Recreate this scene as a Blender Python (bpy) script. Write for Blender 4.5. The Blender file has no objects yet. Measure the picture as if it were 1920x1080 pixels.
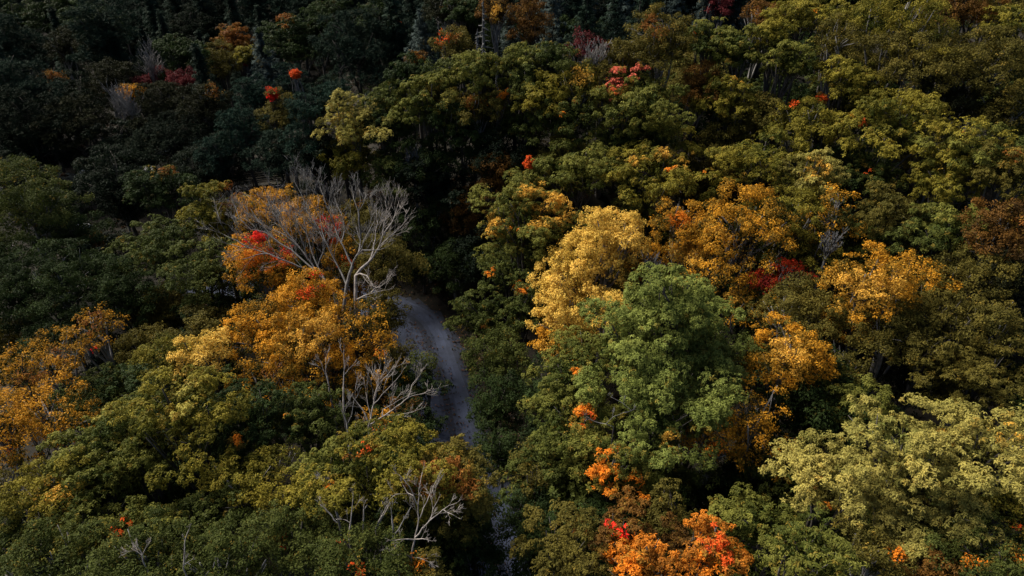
import bpy, math, random
import numpy as np
from mathutils import Vector

# ------------------------------------------------------------------ camera, sky, sun, exposure
scene = bpy.context.scene
CAM_Z, PITCH, FOC = 46.0, math.radians(33.0), 1280.0      # FOC: focal length in pixels of a 1920 px wide frame
cam_data = bpy.data.cameras.new("camera")
cam = bpy.data.objects.new("camera", cam_data)
scene.collection.objects.link(cam)
cam.location = (0, 0, CAM_Z)
cam.rotation_euler = (math.radians(90) - PITCH, 0, 0)
cam_data.sensor_width = 36.0
cam_data.lens = 24.0
cam_data.clip_start = 0.5
cam_data.clip_end = 3000
scene.camera = cam

SUN_EL, SUN_AZ = math.radians(46), math.radians(-58)      # azimuth from +Y (view direction), clockwise
world = bpy.data.worlds.new("World")
scene.world = world
world.use_nodes = True
wn = world.node_tree
bg = wn.nodes["Background"]
sky = wn.nodes.new("ShaderNodeTexSky")
sky.sky_type = 'NISHITA'
sky.sun_disc = False
sky.sun_elevation = SUN_EL
sky.sun_rotation = SUN_AZ
sky.air_density = 1.0
sky.dust_density = 1.5
wn.links.new(sky.outputs[0], bg.inputs[0])
bg.inputs[1].default_value = 0.05
sun_data = bpy.data.lights.new("sun", 'SUN')
sun_data.energy = 4.8
sun_data.angle = math.radians(30)
sun_data.color = (1.0, 0.92, 0.79)
sun = bpy.data.objects.new("sun", sun_data)
sun.rotation_euler = (math.radians(90) - SUN_EL, 0, math.pi - SUN_AZ)
scene.collection.objects.link(sun)
scene.view_settings.view_transform = 'Standard'
scene.view_settings.look = 'None'
scene.view_settings.gamma = 1.0
scene.view_settings.exposure = 0.74
scene.render.resolution_x, scene.render.resolution_y = 1920, 1080
scene.cycles.max_bounces = 5
scene.cycles.diffuse_bounces = 2
scene.cycles.transmission_bounces = 3

# ------------------------------------------------------------------ geometry helpers
cP, sP = math.cos(PITCH), math.sin(PITCH)

def ray(px, py):
    r, u = (px - 960) / FOC, (540 - py) / FOC
    return np.array([r, cP + u * sP, -sP + u * cP])          # times depth along the view axis

def pix(px, py, depth):
    return np.array([0, 0, CAM_Z]) + ray(px, py) * depth

def project(p):
    x, y, z = p[0], p[1], p[2] - CAM_Z
    d = y * cP - z * sP
    d = max(d, 0.01)
    return 960 + FOC * x / d, 540 - FOC * (y * sP + z * cP) / d, d

def on_plane(px, py, z):
    d = ray(px, py)
    return pix(px, py, (z - CAM_Z) / d[2])

def smooth(a, b, x):
    t = np.clip((np.asarray(x, float) - a) / (b - a), 0, 1)
    return t * t * (3 - 2 * t)

ROAD_PX = [(985, 1400), (948, 1200), (926, 1080), (900, 960), (864, 860), (842, 780), (818, 700), (796, 640), (768, 598), (705, 572), (600, 556)]
road_pts = [on_plane(a, b, 0.0) for a, b in ROAD_PX]
ry_ = np.array([p[1] for p in road_pts]); rx_ = np.array([p[0] for p in road_pts])
road_pts += [np.array([rx_[-1] - 18, ry_[-1] + 4, 0]), np.array([rx_[-1] - 40, ry_[-1] + 10, 0])]
ry_ = np.array([-60.0] + [p[1] for p in road_pts] + [140.0]); rx_ = np.array([rx_[0]] + [p[0] for p in road_pts] + [rx_[-1] - 44])

def terrain(x, y):
    x = np.asarray(x, float); y = np.asarray(y, float)
    d = x - np.interp(y, ry_, rx_)
    h = 15 * smooth(4.5, 75, d) * smooth(-10, 70, y)
    h = h - 8.5 * smooth(9, 60, -d) * smooth(35, 90, y)
    h = h + 55 * smooth(150, 420, y)
    h = h + 0.5 * np.sin(x * .21 + 1) * np.cos(y * .17) * smooth(4.5, 12, np.abs(d))
    return h

def tag(o, label=None, cat=None, group=None, kind=None):
    if label: o['label'] = label
    if cat: o['category'] = cat
    if group: o['group'] = group
    if kind: o['kind'] = kind
    return o

def empty(name, loc):
    o = bpy.data.objects.new(name, None)
    scene.collection.objects.link(o)
    o.location = tuple(float(v) for v in loc)
    o.empty_display_size = 0.5
    return o

def link(name, mesh, parent=None):
    o = bpy.data.objects.new(name, mesh)
    scene.collection.objects.link(o)
    if parent: o.parent = parent
    return o

def quad_mesh(name, verts, faces, mat, tint=None, smooth_shade=False):
    """verts (n,3), faces (m,4) -> mesh, fast"""
    me = bpy.data.meshes.new(name)
    verts = np.ascontiguousarray(verts, dtype=np.float32); faces = np.ascontiguousarray(faces, dtype=np.int32)
    me.vertices.add(len(verts)); me.vertices.foreach_set('co', verts.ravel())
    me.loops.add(faces.size); me.loops.foreach_set('vertex_index', faces.ravel())
    me.polygons.add(len(faces))
    me.polygons.foreach_set('loop_start', np.arange(0, faces.size, 4, dtype=np.int32))
    try: me.polygons.foreach_set('loop_total', np.full(len(faces), 4, dtype=np.int32))
    except Exception: pass
    if smooth_shade: me.polygons.foreach_set('use_smooth', np.ones(len(faces), dtype=bool))
    else: me.polygons.foreach_set('use_smooth', np.zeros(len(faces), dtype=bool))
    if tint is not None:
        a = me.attributes.new('tint', 'FLOAT_COLOR', 'FACE')
        c = np.ones((len(faces), 4), dtype=np.float32); c[:, :3] = tint
        a.data.foreach_set('color', c.ravel())
    me.update(calc_edges=True)
    me.materials.append(mat)
    return me

# ------------------------------------------------------------------ materials
def leaf_material(name, transl=0.25, rough=0.6, spec=0.07):
    m = bpy.data.materials.new(name); m.use_nodes = True
    nt = m.node_tree; N = nt.nodes; L = nt.links
    N.clear()
    out = N.new('ShaderNodeOutputMaterial')
    at = N.new('ShaderNodeAttribute'); at.attribute_name = 'tint'
    geo = N.new('ShaderNodeTexCoord')
    nz = N.new('ShaderNodeTexNoise'); nz.inputs['Scale'].default_value = 1.7; nz.inputs['Detail'].default_value = 3
    L.new(geo.outputs['Object'], nz.inputs['Vector'])
    mr = N.new('ShaderNodeMapRange'); mr.inputs[1].default_value = .3; mr.inputs[2].default_value = .7
    mr.inputs[3].default_value = .78; mr.inputs[4].default_value = 1.22
    L.new(nz.outputs['Fac'], mr.inputs[0])
    hsv = N.new('ShaderNodeHueSaturation')
    L.new(at.outputs['Color'], hsv.inputs['Color']); L.new(mr.outputs[0], hsv.inputs['Value'])
    p = N.new('ShaderNodeBsdfPrincipled'); p.inputs['Roughness'].default_value = rough
    p.inputs['Specular IOR Level'].default_value = spec
    L.new(hsv.outputs[0], p.inputs['Base Color'])
    t = N.new('ShaderNodeBsdfTranslucent'); L.new(hsv.outputs[0], t.inputs['Color'])
    mx = N.new('ShaderNodeMixShader'); mx.inputs[0].default_value = transl
    L.new(p.outputs[0], mx.inputs[1]); L.new(t.outputs[0], mx.inputs[2]); L.new(mx.outputs[0], out.inputs[0])
    return m

def noise_material(name, c1, c2, scale, rough=0.9, bump=0.3, c3=None, detail=6, stretch=(1, 1, 1), coord='Object'):
    m = bpy.data.materials.new(name); m.use_nodes = True
    nt = m.node_tree; N = nt.nodes; L = nt.links
    p = N['Principled BSDF']; p.inputs['Roughness'].default_value = rough; p.inputs['Specular IOR Level'].default_value = .25
    tc = N.new('ShaderNodeTexCoord'); mp = N.new('ShaderNodeMapping'); mp.inputs['Scale'].default_value = stretch
    L.new(tc.outputs[coord], mp.inputs[0])
    nz = N.new('ShaderNodeTexNoise'); nz.inputs['Scale'].default_value = scale; nz.inputs['Detail'].default_value = detail
    nz.inputs['Roughness'].default_value = .65
    L.new(mp.outputs[0], nz.inputs['Vector'])
    cr = N.new('ShaderNodeValToRGB'); cr.color_ramp.elements[0].position = .35; cr.color_ramp.elements[1].position = .68
    cr.color_ramp.elements[0].color = (*c1, 1); cr.color_ramp.elements[1].color = (*c2, 1)
    if c3:
        e = cr.color_ramp.elements.new(.82); e.color = (*c3, 1)
    L.new(nz.outputs['Fac'], cr.inputs[0]); L.new(cr.outputs[0], p.inputs['Base Color'])
    b = N.new('ShaderNodeBump'); b.inputs['Strength'].default_value = bump; b.inputs['Distance'].default_value = .1
    L.new(nz.outputs['Fac'], b.inputs['Height']); L.new(b.outputs[0], p.inputs['Normal'])
    return m

M_LEAF = leaf_material('broad_leaves')
M_NEEDLE = leaf_material('conifer_needles', 0.08, 0.7, 0.06)
M_BARK = noise_material('grey_brown_bark', (.035, .03, .026), (.11, .1, .09), 6, stretch=(1, 1, .25))
M_PALE = noise_material('pale_weathered_bark', (.15, .13, .12), (.42, .38, .35), 5, stretch=(1, 1, .25))
M_GREYBARK = noise_material('silver_grey_bark', (.09, .085, .08), (.27, .26, .26), 5, stretch=(1, 1, .3))
M_DIMTWIG = noise_material('dull_grey_twig_bark', (.05, .05, .05), (.15, .15, .16), 5)
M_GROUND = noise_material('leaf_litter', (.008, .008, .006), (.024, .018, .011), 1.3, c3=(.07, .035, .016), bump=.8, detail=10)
M_ROCK = noise_material('pale_boulder_stone', (.3, .3, .32), (.62, .62, .64), 3)
M_WATER = noise_material('dark_creek_water', (.01, .014, .016), (.03, .035, .035), .8, rough=.12, c3=(.5, .52, .55), bump=.3)
M_TIMBER = noise_material('weathered_rail_timber', (.03, .028, .022), (.09, .08, .06), 4, stretch=(.3, 1, 1))
M_CONCRETE = noise_material('pale_culvert_concrete', (.22, .2, .22), (.42, .4, .43), 3)

# ------------------------------------------------------------------ leaf templates (quads)
def kite(base, d, length, w, droop, up=(0, 0, 1)):
    d = np.array(d, float); d /= np.linalg.norm(d)
    s = np.cross(d, up); n = np.linalg.norm(s); s = s / n if n > 1e-5 else np.array([1., 0, 0])
    b = np.array(base, float)
    mid = b + d * length * .5 + np.array([0, 0, droop * .15])
    tip = b + d * length + np.array([0, 0, -droop])
    return [b, mid + s * w, tip, mid - s * w]

def tpl_rosette(rng, n=5):
    v = []
    off = rng.random() * 6.28
    for i in range(n):
        a = off + 6.283 * i / n + rng.normal() * .12
        L = .95 + rng.normal() * .14
        v += kite((.05 * math.cos(a), .05 * math.sin(a), .05), (math.cos(a), math.sin(a), rng.normal() * .12), L, .225, .34 + .1 * rng.random())
    return np.array(v)

def tpl_spray(rng, n=6):
    v = []
    for i in range(n):
        a = rng.random() * 6.283; r = .75 * math.sqrt(rng.random()); b = (r * math.cos(a), r * math.sin(a), rng.normal() * .25)
        a2 = a + rng.normal() * .9
        v += kite(b, (math.cos(a2), math.sin(a2), -.35 + rng.normal() * .35), .62 + .15 * rng.random(), .19, .15)
    return np.array(v)

def tpl_needle(rng, n=9):
    v = []
    for i in range(n):
        a = rng.random() * 6.283
        v += kite((0, 0, 0), (math.cos(a), math.sin(a), .2 + .9 * rng.random()), 1.05 + .2 * rng.random(), .085, .05)
    return np.array(v)

def tpl_frond(rng, n=7):
    v = []
    for i in range(n):
        a = rng.random() * 6.283
        v += kite((0, 0, 0), (math.cos(a), math.sin(a), -.12 + rng.normal() * .15), 1.1 + .3 * rng.random(), .11, .35)
    return np.array(v)

_r = np.random.default_rng(5)
TPL = {'rosette': [tpl_rosette(_r) for _ in range(6)], 'spray': [tpl_spray(_r) for _ in range(8)],
       'needle': [tpl_needle(_r) for _ in range(6)], 'frond': [tpl_frond(_r) for _ in range(6)]}

# ------------------------------------------------------------------ foliage colours (albedo)
PAL = {
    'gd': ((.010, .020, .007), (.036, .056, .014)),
    'gm': ((.025, .040, .009), (.092, .105, .023)),
    'gl': ((.064, .092, .020), (.225, .25, .055)),
    'gh': ((.042, .058, .011), (.170, .168, .032)),
    'gy': ((.052, .062, .010), (.235, .195, .026)),
    'py': ((.125, .135, .032), (.42, .345, .085)),
    'ye': ((.36, .25, .035), (.88, .58, .12)),
    'og': ((.045, .045, .008), (.66, .31, .025)),
    'om': ((.030, .036, .008), (.62, .30, .025)),
    'or': ((.20, .08, .012), (.60, .20, .02)),
    'ol': ((.042, .043, .010), (.155, .125, .024)),
    'br': ((.04, .024, .008), (.17, .08, .016)),
    'rd': ((.05, .02, .008), (.62, .05, .015)),
    'mr': ((.04, .008, .01), (.17, .03, .032)),
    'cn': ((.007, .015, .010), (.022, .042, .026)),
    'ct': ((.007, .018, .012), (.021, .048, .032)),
    'dd': ((.004, .009, .005), (.013, .022, .011)),  # dark conifer green, deepened to near black: valley shade put into the colour
    'db': ((.008, .011, .005), (.026, .028, .010)),  # brownish counterpart, also darkened in colour to stand for shade
    'gs': ((.03, .045, .04), (.09, .12, .11)),
}
ACC = {'O': (.78, .24, .02), 'Y': (.72, .40, .06), 'R': (.85, .035, .02), 'P': (.66, .15, .09), 'B': (.26, .10, .02), 'M': (.3, .03, .03), 'L': (.42, .36, .075), 'S': (.8, .12, .02)}

def k_mix(code): return (.34, .20, .03) if code != 'M' else (.1, .02, .02)

def sphere_dirs(n, zmin, rng):
    i = np.arange(n) + .5
    z = 1 - (1 - zmin) * i / n
    a = i * 2.399963 + rng.random() * 6.28
    z = np.clip(z + rng.normal(size=n) * .05, -1, 1)
    r = np.sqrt(1 - z * z); a = a + rng.normal(size=n) * .12
    return np.stack([r * np.cos(a), r * np.sin(a), z], 1)

def sinnoise(p, seed, f):
    q = p * f
    return (np.sin(q[:, 0] * 1.3 + seed) * np.cos(q[:, 1] * 1.1 + seed * 1.7) + np.sin(q[:, 1] * 2.3 + q[:, 2] * 1.9 + seed * .6) * .6
            + np.cos(q[:, 0] * 2.1 - q[:, 2] * 1.5 + seed * 2.2) * .5) / 1.6

def crown_lumps(R, V, shape, rng, dens=1.0):
    """positions (local to the crown centre), radii and outward directions of the foliage clumps"""
    seed = rng.random() * 50
    if shape == 'cone':      # spruce / fir: whorls that narrow upwards
        pos, rad, dr = [], [], []
        n = max(7, int(2.6 * V / max(.9, R * .3)))
        for k in range(n):
            t = (k + .5) / n; z = -V + 2 * V * t
            rr = R * (1 - t) ** .8 + .15
            m = max(3, int(7 * (1 - t) + 3))
            for j in range(m):
                a = 6.283 * (j + rng.random() * .6) / m + k
                for f in ((.55, .95) if rr > 1.2 else (.6,)):
                    q = rr * f * (1 + rng.normal() * .12)
                    pos.append((q * math.cos(a), q * math.sin(a), z - q * .22 + rng.normal() * .15)); rad.append(max(.35, rr * .30)); dr.append((math.cos(a), math.sin(a), .35))
        return np.array(pos), np.array(rad), np.array(dr)
    if shape == 'pine':      # white pine: open plumes on a tall oval
        rl = min(max(.26 * R, .7), 1.5); zmin = -.6
    elif shape == 'loose':
        rl = min(max(.20 * R, .55), .95); zmin = -.45
    elif shape == 'fine':
        rl = min(max(.22 * R, min(.6, .4 * R)), 1.2); zmin = -.5
    else:
        rl = min(max(.29 * R, min(.75, .42 * R)), 1.8); zmin = -.5
    area = (R * R + 2 * R * V) / 3
    n = int(dens * (1 - zmin) * 1.05 * area / (rl * rl) / .62 * .8)
    n = max(n, 9)
    d = sphere_dirs(n, zmin, rng)
    f = 1 + .22 * sinnoise(d, seed, 2.4) + rng.normal(size=n) * .12
    f = np.clip(f, .55, 1.25)
    if shape == 'dome': f = f - .1 * (rng.random(n) < .3)
    pos = d * np.array([R, R, V]) * f[:, None] * .86
    rad = rl * np.clip(np.exp(rng.normal(size=n) * .3), .5, 1.7)
    keep = rng.random(n) > (.22 if shape == 'loose' else .07)
    # a second, inner layer seen through the gaps
    m = max(4, n // 4)
    d2 = sphere_dirs(m, -.2, rng)
    p2 = d2 * np.array([R, R, V]) * .46
    pos = np.concatenate([pos[keep], p2]); rad = np.concatenate([rad[keep], rl * np.full(m, .9)])
    dr = np.concatenate([d[keep], d2])
    return pos, rad, dr

def crown_mesh(name, R, V, shape, pal, leaf, rng, accents=(), dens=1.0, mixbias=0.5):
    pos, rad, dr = crown_lumps(R, V, shape, rng, dens)
    nl = len(pos)
    if shape in ('cone',): kind, flat, nsub, cov = 'frond', .45, 3, 1.0
    elif shape == 'pine': kind, flat, nsub, cov = 'needle', .55, 5, 1.3
    elif shape == 'loose': kind, flat, nsub, cov = 'spray', .6, 5, .5
    elif shape == 'fine': kind, flat, nsub, cov = 'spray', .7, 6, .95
    else: kind, flat, nsub, cov = 'rosette', .5, 7, 1.1 * (.8 + .35 * rng.random())
    # sub-clumps on the upper and outer side of each clump
    li = np.repeat(np.arange(nl), nsub); ns = len(li)
    dd = rng.normal(size=(ns, 3)); dd[:, 2] = np.abs(dd[:, 2]) * 1.1 - .25
    dd += dr[li] * .8
    dd /= np.linalg.norm(dd, axis=1)[:, None]
    sp = pos[li] + dd * rad[li][:, None] * np.array([1, 1, flat]) * (.74 + .34 * rng.random(ns) + .38 * (rng.random(ns) < .22))[:, None]
    sr = rad[li] * (.2 + .36 * rng.random(ns))
    # leaf units
    ua = {'rosette': 1.25, 'spray': .75, 'needle': .8, 'frond': 1.1}[kind] * leaf * leaf
    per = np.maximum(2, (cov * (3.6 * sr ** 2 + .35 * rad[li] ** 2) / ua * .8 + rng.random(ns)).astype(int))
    ui = np.repeat(np.arange(ns), per); nu = len(ui)
    ud = rng.normal(size=(nu, 3)); ud[:, 2] = ud[:, 2] * .9 + .35
    ud += dr[li][ui] * .5
    ud /= np.linalg.norm(ud, axis=1)[:, None]
    up = sp[ui] + ud * sr[ui][:, None] * np.array([1.15, 1.15, .8]) * (.6 + .5 * rng.random(nu) + .45 * rng.random(nu) ** 5)[:, None]
    # thin filling inside the crown
    nc = int(90 + 16 * R * V) if shape != 'loose' else int(30 + 5 * R * V)
    cd = rng.normal(size=(nc, 3)); cd /= np.linalg.norm(cd, axis=1)[:, None]
    if shape == 'cone':
        tt = rng.random(nc); rr = R * (1 - tt) * .55
        cp = np.stack([cd[:, 0] * rr, cd[:, 1] * rr, -V + 2 * V * tt], 1)
    else:
        cp = cd * np.array([R, R, V]) * (.15 + .6 * rng.random(nc))[:, None]
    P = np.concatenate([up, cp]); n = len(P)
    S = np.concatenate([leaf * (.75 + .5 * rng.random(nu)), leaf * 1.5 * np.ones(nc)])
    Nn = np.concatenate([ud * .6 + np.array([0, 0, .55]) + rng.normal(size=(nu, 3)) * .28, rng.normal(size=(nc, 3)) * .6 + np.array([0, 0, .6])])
    Nn /= np.linalg.norm(Nn, axis=1)[:, None]
    ang = rng.random(n) * 6.283
    ref = np.stack([np.cos(ang), np.sin(ang), np.zeros(n)], 1)
    X = ref - Nn * np.sum(ref * Nn, 1)[:, None]; X /= np.linalg.norm(X, axis=1)[:, None] + 1e-9
    Y = np.cross(Nn, X)
    # colour
    A, B = (np.array(c) for c in PAL[pal])
    lv = rng.random(nl)
    sub = rng.random(ns)
    seed = rng.random() * 40
    low = .5 + .5 * sinnoise(P, seed, .45)
    wl, ws, wu = (.18, .30, .42) if pal in ('og', 'om', 'or') else (.36, .24, .24)
    var = np.concatenate([wl * lv[li][ui] + ws * sub[ui] + wu * rng.random(nu), .25 * rng.random(nc)])  # inner filling stays near the dark tone: crown shade painted into the leaves
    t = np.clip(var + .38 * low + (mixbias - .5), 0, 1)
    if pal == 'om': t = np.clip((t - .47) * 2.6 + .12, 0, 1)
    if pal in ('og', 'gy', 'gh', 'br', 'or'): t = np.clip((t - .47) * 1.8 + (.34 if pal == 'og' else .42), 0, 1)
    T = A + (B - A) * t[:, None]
    T *= (.85 + .3 * rng.random(n))[:, None]
    fl = rng.random(n) < .035
    T[fl] = T[fl] * .5 + (np.array([.30, .19, .03]) * (.5 if pal[0] in 'dc' else 1) if pal[0] != 'm' else T[fl]) * (.1 if pal in ('dd', 'db', 'cn', 'ct', 'gd') else .5)
    for (c, rr, code) in accents:
        dist = np.linalg.norm((P - c) * np.array([1, 1, 1.15]), axis=1) / rr
        jl = np.concatenate([(lv[li][ui] - .5) * .45, np.zeros(nc)])
        dist = dist + jl + rng.normal(size=n) * .2
        ring = (dist < 1.45) & (rng.random(n) < .5)
        T[ring] = T[ring] * .45 + np.array(k_mix(code)) * .55
        w = dist < .95
        k = ACC[code]
        T[w] = np.array(k) * (.6 + .55 * rng.random(w.sum()))[:, None]
    tp = TPL[kind]; pick = rng.integers(0, len(tp), n)
    vs, fs, ts, base = [], [], [], 0
    for k, tv in enumerate(tp):
        ix = np.nonzero(pick == k)[0]
        if not len(ix): continue
        m = len(tv)
        v = P[ix][:, None, :] + S[ix][:, None, None] * (tv[None, :, 0:1] * X[ix][:, None, :] + tv[None, :, 1:2] * Y[ix][:, None, :] + tv[None, :, 2:3] * Nn[ix][:, None, :])
        vs.append(v.reshape(-1, 3)); fs.append(np.arange(len(ix) * m).reshape(-1, 4) + base); base += len(ix) * m
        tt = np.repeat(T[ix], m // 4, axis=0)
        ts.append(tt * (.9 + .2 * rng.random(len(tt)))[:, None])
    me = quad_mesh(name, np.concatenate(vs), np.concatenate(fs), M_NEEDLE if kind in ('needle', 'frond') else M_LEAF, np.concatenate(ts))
    return me, pos, rad

class Tubes:
    def __init__(s): s.v = []; s.f = []; s.n = 0
    def add(s, pts, rads, k=6):
        pts = [np.array(p, float) for p in pts]
        a = None
        for i, p in enumerate(pts):
            d = pts[min(i + 1, len(pts) - 1)] - pts[max(i - 1, 0)]
            d = d / (np.linalg.norm(d) + 1e-9)
            if a is None: a = np.cross(d, (0.3, 1, .1))
            a = a - d * np.dot(a, d); a /= np.linalg.norm(a) + 1e-9
            b = np.cross(d, a)
            for j in range(k):
                t = 6.283185 * j / k
                s.v.append(p + rads[i] * (a * math.cos(t) + b * math.sin(t)))
        for i in range(len(pts) - 1):
            for j in range(k):
                s.f.append((s.n + i * k + j, s.n + i * k + (j + 1) % k, s.n + (i + 1) * k + (j + 1) % k, s.n + (i + 1) * k + j))
        if k >= 4:      # closed tip
            q = s.n + (len(pts) - 1) * k
            s.f.append((q, q + 1, q + k // 2, q + k // 2 + (0 if k < 6 else 1)) if k >= 6 else (q, q + 1, q + 2, q + 3))
        s.n += len(pts) * k
    def mesh(s, name, mat): return quad_mesh(name, np.array(s.v), np.array(s.f), mat, None, True)

def bend(p0, p1, n, amp, rng, sag=0.0):
    p0 = np.array(p0, float); p1 = np.array(p1, float)
    o = []; L = np.linalg.norm(p1 - p0); off = rng.normal(size=3) * amp * L
    for i in range(n + 1):
        t = i / n
        o.append(p0 + (p1 - p0) * t + off * math.sin(math.pi * t) + np.array([0, 0, sag * L * math.sin(math.pi * t)]) + (rng.normal(size=3) * amp * .25 * L if 0 < i < n else 0))
    return o

def trunk_mesh(name, H, zc, R, V, lumps, rng, mat, conifer=False):
    """H: height of the crown centre above the ground; origin of the mesh at the ground"""
    t = Tubes(); r0 = .11 + .026 * (H + V) * .55
    top = np.array([rng.normal() * .25, rng.normal() * .25, H + V * (.92 if conifer else .35)])
    pts = bend((0, 0, -.6), top, 7, .015, rng)
    rad = [r0 * (1.25 if i == 0 else 1) * (1 - .82 * i / 7) for i in range(8)]
    t.add(pts, rad, 8)
    if len(lumps) and not conifer:
        idx = rng.permutation(len(lumps))[:9]
        for i in idx:
            e = lumps[i] * .9 + np.array([0, 0, H])
            f = .35 + .5 * rng.random()
            k = f * 7; a = int(k); s = pts[a] + (pts[min(a + 1, 7)] - pts[a]) * (k - a)
            q = bend(s, e, 4, .05, rng, .08)
            t.add(q, [r0 * .42 * (1 - .17 * j) for j in range(5)], 5)
            for _ in range(2):
                e2 = e + rng.normal(size=3) * R * .2
                t.add(bend(q[2], e2, 3, .06, rng, .05), [r0 * .18, r0 * .13, r0 * .09, .02], 4)
    return t.mesh(name, mat)

def grow_twigs(t, p, d, L, r, level, rng, rmin=.02, spread=.55, upw=.12):
    n = 3
    pts = [p]; dd = d.copy()
    for i in range(n):
        dd = dd + rng.normal(size=3) * .085 + np.array([0, 0, upw])
        dd /= np.linalg.norm(dd)
        pts.append(pts[-1] + dd * L / n)
    t.add(pts, [max(rmin, r * (1 - .2 * i)) * (1 if i < n else .45) for i in range(n + 1)], 4)
    if level <= 0: return
    kids = rng.integers(2, 4)
    for i in range(kids):
        f = .35 + .6 * (i + rng.random() * .7) / kids
        a = min(int(f * n), n - 1); s = pts[a] + (pts[a + 1] - pts[a]) * (f * n - a)
        ax = rng.normal(size=3); ax -= dd * np.dot(ax, dd); ax /= np.linalg.norm(ax)
        nd = dd + ax * spread * (.7 + .6 * rng.random()); nd /= np.linalg.norm(nd)
        grow_twigs(t, s, nd, L * (.55 + .2 * rng.random()), max(rmin, r * .5), level - 1, rng, rmin, spread, upw)

# ------------------------------------------------------------------ the ground, the road, the creek
def build_ground():
    xs = np.concatenate([np.linspace(-420, -90, 26)[:-1], np.linspace(-90, 90, 181), np.linspace(90, 420, 26)[1:]])
    ys = np.concatenate([np.linspace(-80, 0, 20)[:-1], np.linspace(0, 140, 141), np.linspace(140, 620, 50)[1:]])
    X, Y = np.meshgrid(xs, ys)
    Z = terrain(X, Y)
    d = np.abs(X - np.interp(Y, ry_, rx_))
    rg = np.random.default_rng(2)
    Z = Z + rg.normal(size=Z.shape) * .1 * smooth(4, 8, d)
    v = np.stack([X, Y, Z], -1).reshape(-1, 3)
    w = len(xs); i, j = np.meshgrid(np.arange(w - 1), np.arange(len(ys) - 1))
    a = (j * w + i).ravel()
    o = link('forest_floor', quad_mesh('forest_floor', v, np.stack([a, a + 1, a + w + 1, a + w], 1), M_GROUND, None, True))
    tag(o, 'dark forest floor covered in brown fallen leaves', 'ground', kind='structure')
build_ground()

def road_curve(step=.7):
    P = np.array(road_pts)[:, :2]
    # Catmull-Rom
    out = []
    for i in range(1, len(P) - 2):
        n = max(2, int(np.linalg.norm(P[i + 1] - P[i]) / step))
        for k in range(n):
            t = k / n
            out.append(.5 * ((2 * P[i]) + (-P[i - 1] + P[i + 1]) * t + (2 * P[i - 1] - 5 * P[i] + 4 * P[i + 1] - P[i + 2]) * t * t + (-P[i - 1] + 3 * P[i] - 3 * P[i + 1] + P[i + 2]) * t ** 3))
    return np.array(out)
RC = road_curve()

def road_material():
    m = bpy.data.materials.new('packed_blue_grey_gravel'); m.use_nodes = True
    nt = m.node_tree; N = nt.nodes; L = nt.links; p = N['Principled BSDF']; p.inputs['Roughness'].default_value = .85
    at = N.new('ShaderNodeAttribute'); at.attribute_name = 'tint'
    tc = N.new('ShaderNodeTexCoord')
    n1 = N.new('ShaderNodeTexNoise'); n1.inputs['Scale'].default_value = 9; n1.inputs['Detail'].default_value = 8; n1.inputs['Roughness'].default_value = .8
    n2 = N.new('ShaderNodeTexNoise'); n2.inputs['Scale'].default_value = .5; n2.inputs['Detail'].default_value = 4
    L.new(tc.outputs['Object'], n1.inputs['Vector']); L.new(tc.outputs['Object'], n2.inputs['Vector'])
    m1 = N.new('ShaderNodeMapRange'); m1.inputs[1].default_value = .3; m1.inputs[2].default_value = .7; m1.inputs[3].default_value = .7; m1.inputs[4].default_value = 1.3
    L.new(n1.outputs['Fac'], m1.inputs[0])
    m2 = N.new('ShaderNodeMapRange'); m2.inputs[1].default_value = .35; m2.inputs[2].default_value = .65; m2.inputs[3].default_value = .7; m2.inputs[4].default_value = 1.15
    L.new(n2.outputs['Fac'], m2.inputs[0])
    mu = N.new('ShaderNodeMath'); mu.operation = 'MULTIPLY'; L.new(m1.outputs[0], mu.inputs[0]); L.new(m2.outputs[0], mu.inputs[1])
    h = N.new('ShaderNodeHueSaturation'); L.new(at.outputs['Color'], h.inputs['Color']); L.new(mu.outputs[0], h.inputs['Value'])
    L.new(h.outputs[0], p.inputs['Base Color'])
    b = N.new('ShaderNodeBump'); b.inputs['Strength'].default_value = .5; b.inputs['Distance'].default_value = .05
    L.new(n1.outputs['Fac'], b.inputs['Height']); L.new(b.outputs[0], p.inputs['Normal'])
    return m

def build_road():
    C = RC; T = np.gradient(C, axis=0); T /= np.linalg.norm(T, axis=1)[:, None]; Nn = np.stack([T[:, 1], -T[:, 0]], 1)
    offs = np.array([-3.4, -2.7, -2.2, -1.6, -1.0, -.6, -.25, .1, .45, .9, 1.4, 1.9, 2.4, 2.9, 3.5])
    prof = np.array([-.06, .03, .07, .05, .02, .05, .10, .11, .08, .03, .02, .05, .08, .04, -.06])
    grav = np.array([.07, .10, .11, .12, .12, .095, .055, .05, .09, .125, .13, .11, .07, .045])
    rg = np.random.default_rng(8)
    v = []
    for k in range(len(C)):
        wob = .12 * math.sin(k * .17) + .1 * math.sin(k * .41)
        for o, z in zip(offs, prof):
            e = rg.normal() * (.22 if abs(o) > 3 else .03)
            q = C[k] + Nn[k] * (o + wob + e)
            v.append((q[0], q[1], float(terrain(q[0], q[1])) + z + .06))
    w = len(offs); f = []; t = []
    for k in range(len(C) - 1):
        for j in range(w - 1):
            f.append((k * w + j, k * w + j + 1, (k + 1) * w + j + 1, (k + 1) * w + j))
            g = grav[j] * (1 + rg.normal() * .05)
            t.append((g * .42, g * .54, g * .95))
    o = link('gravel_road', quad_mesh('gravel_road', np.array(v), np.array(f), road_material(), np.array(t), True))
    tag(o, 'narrow blue grey gravel road with two worn wheel tracks curving between the trees', 'road', kind='structure')
build_road()

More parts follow.
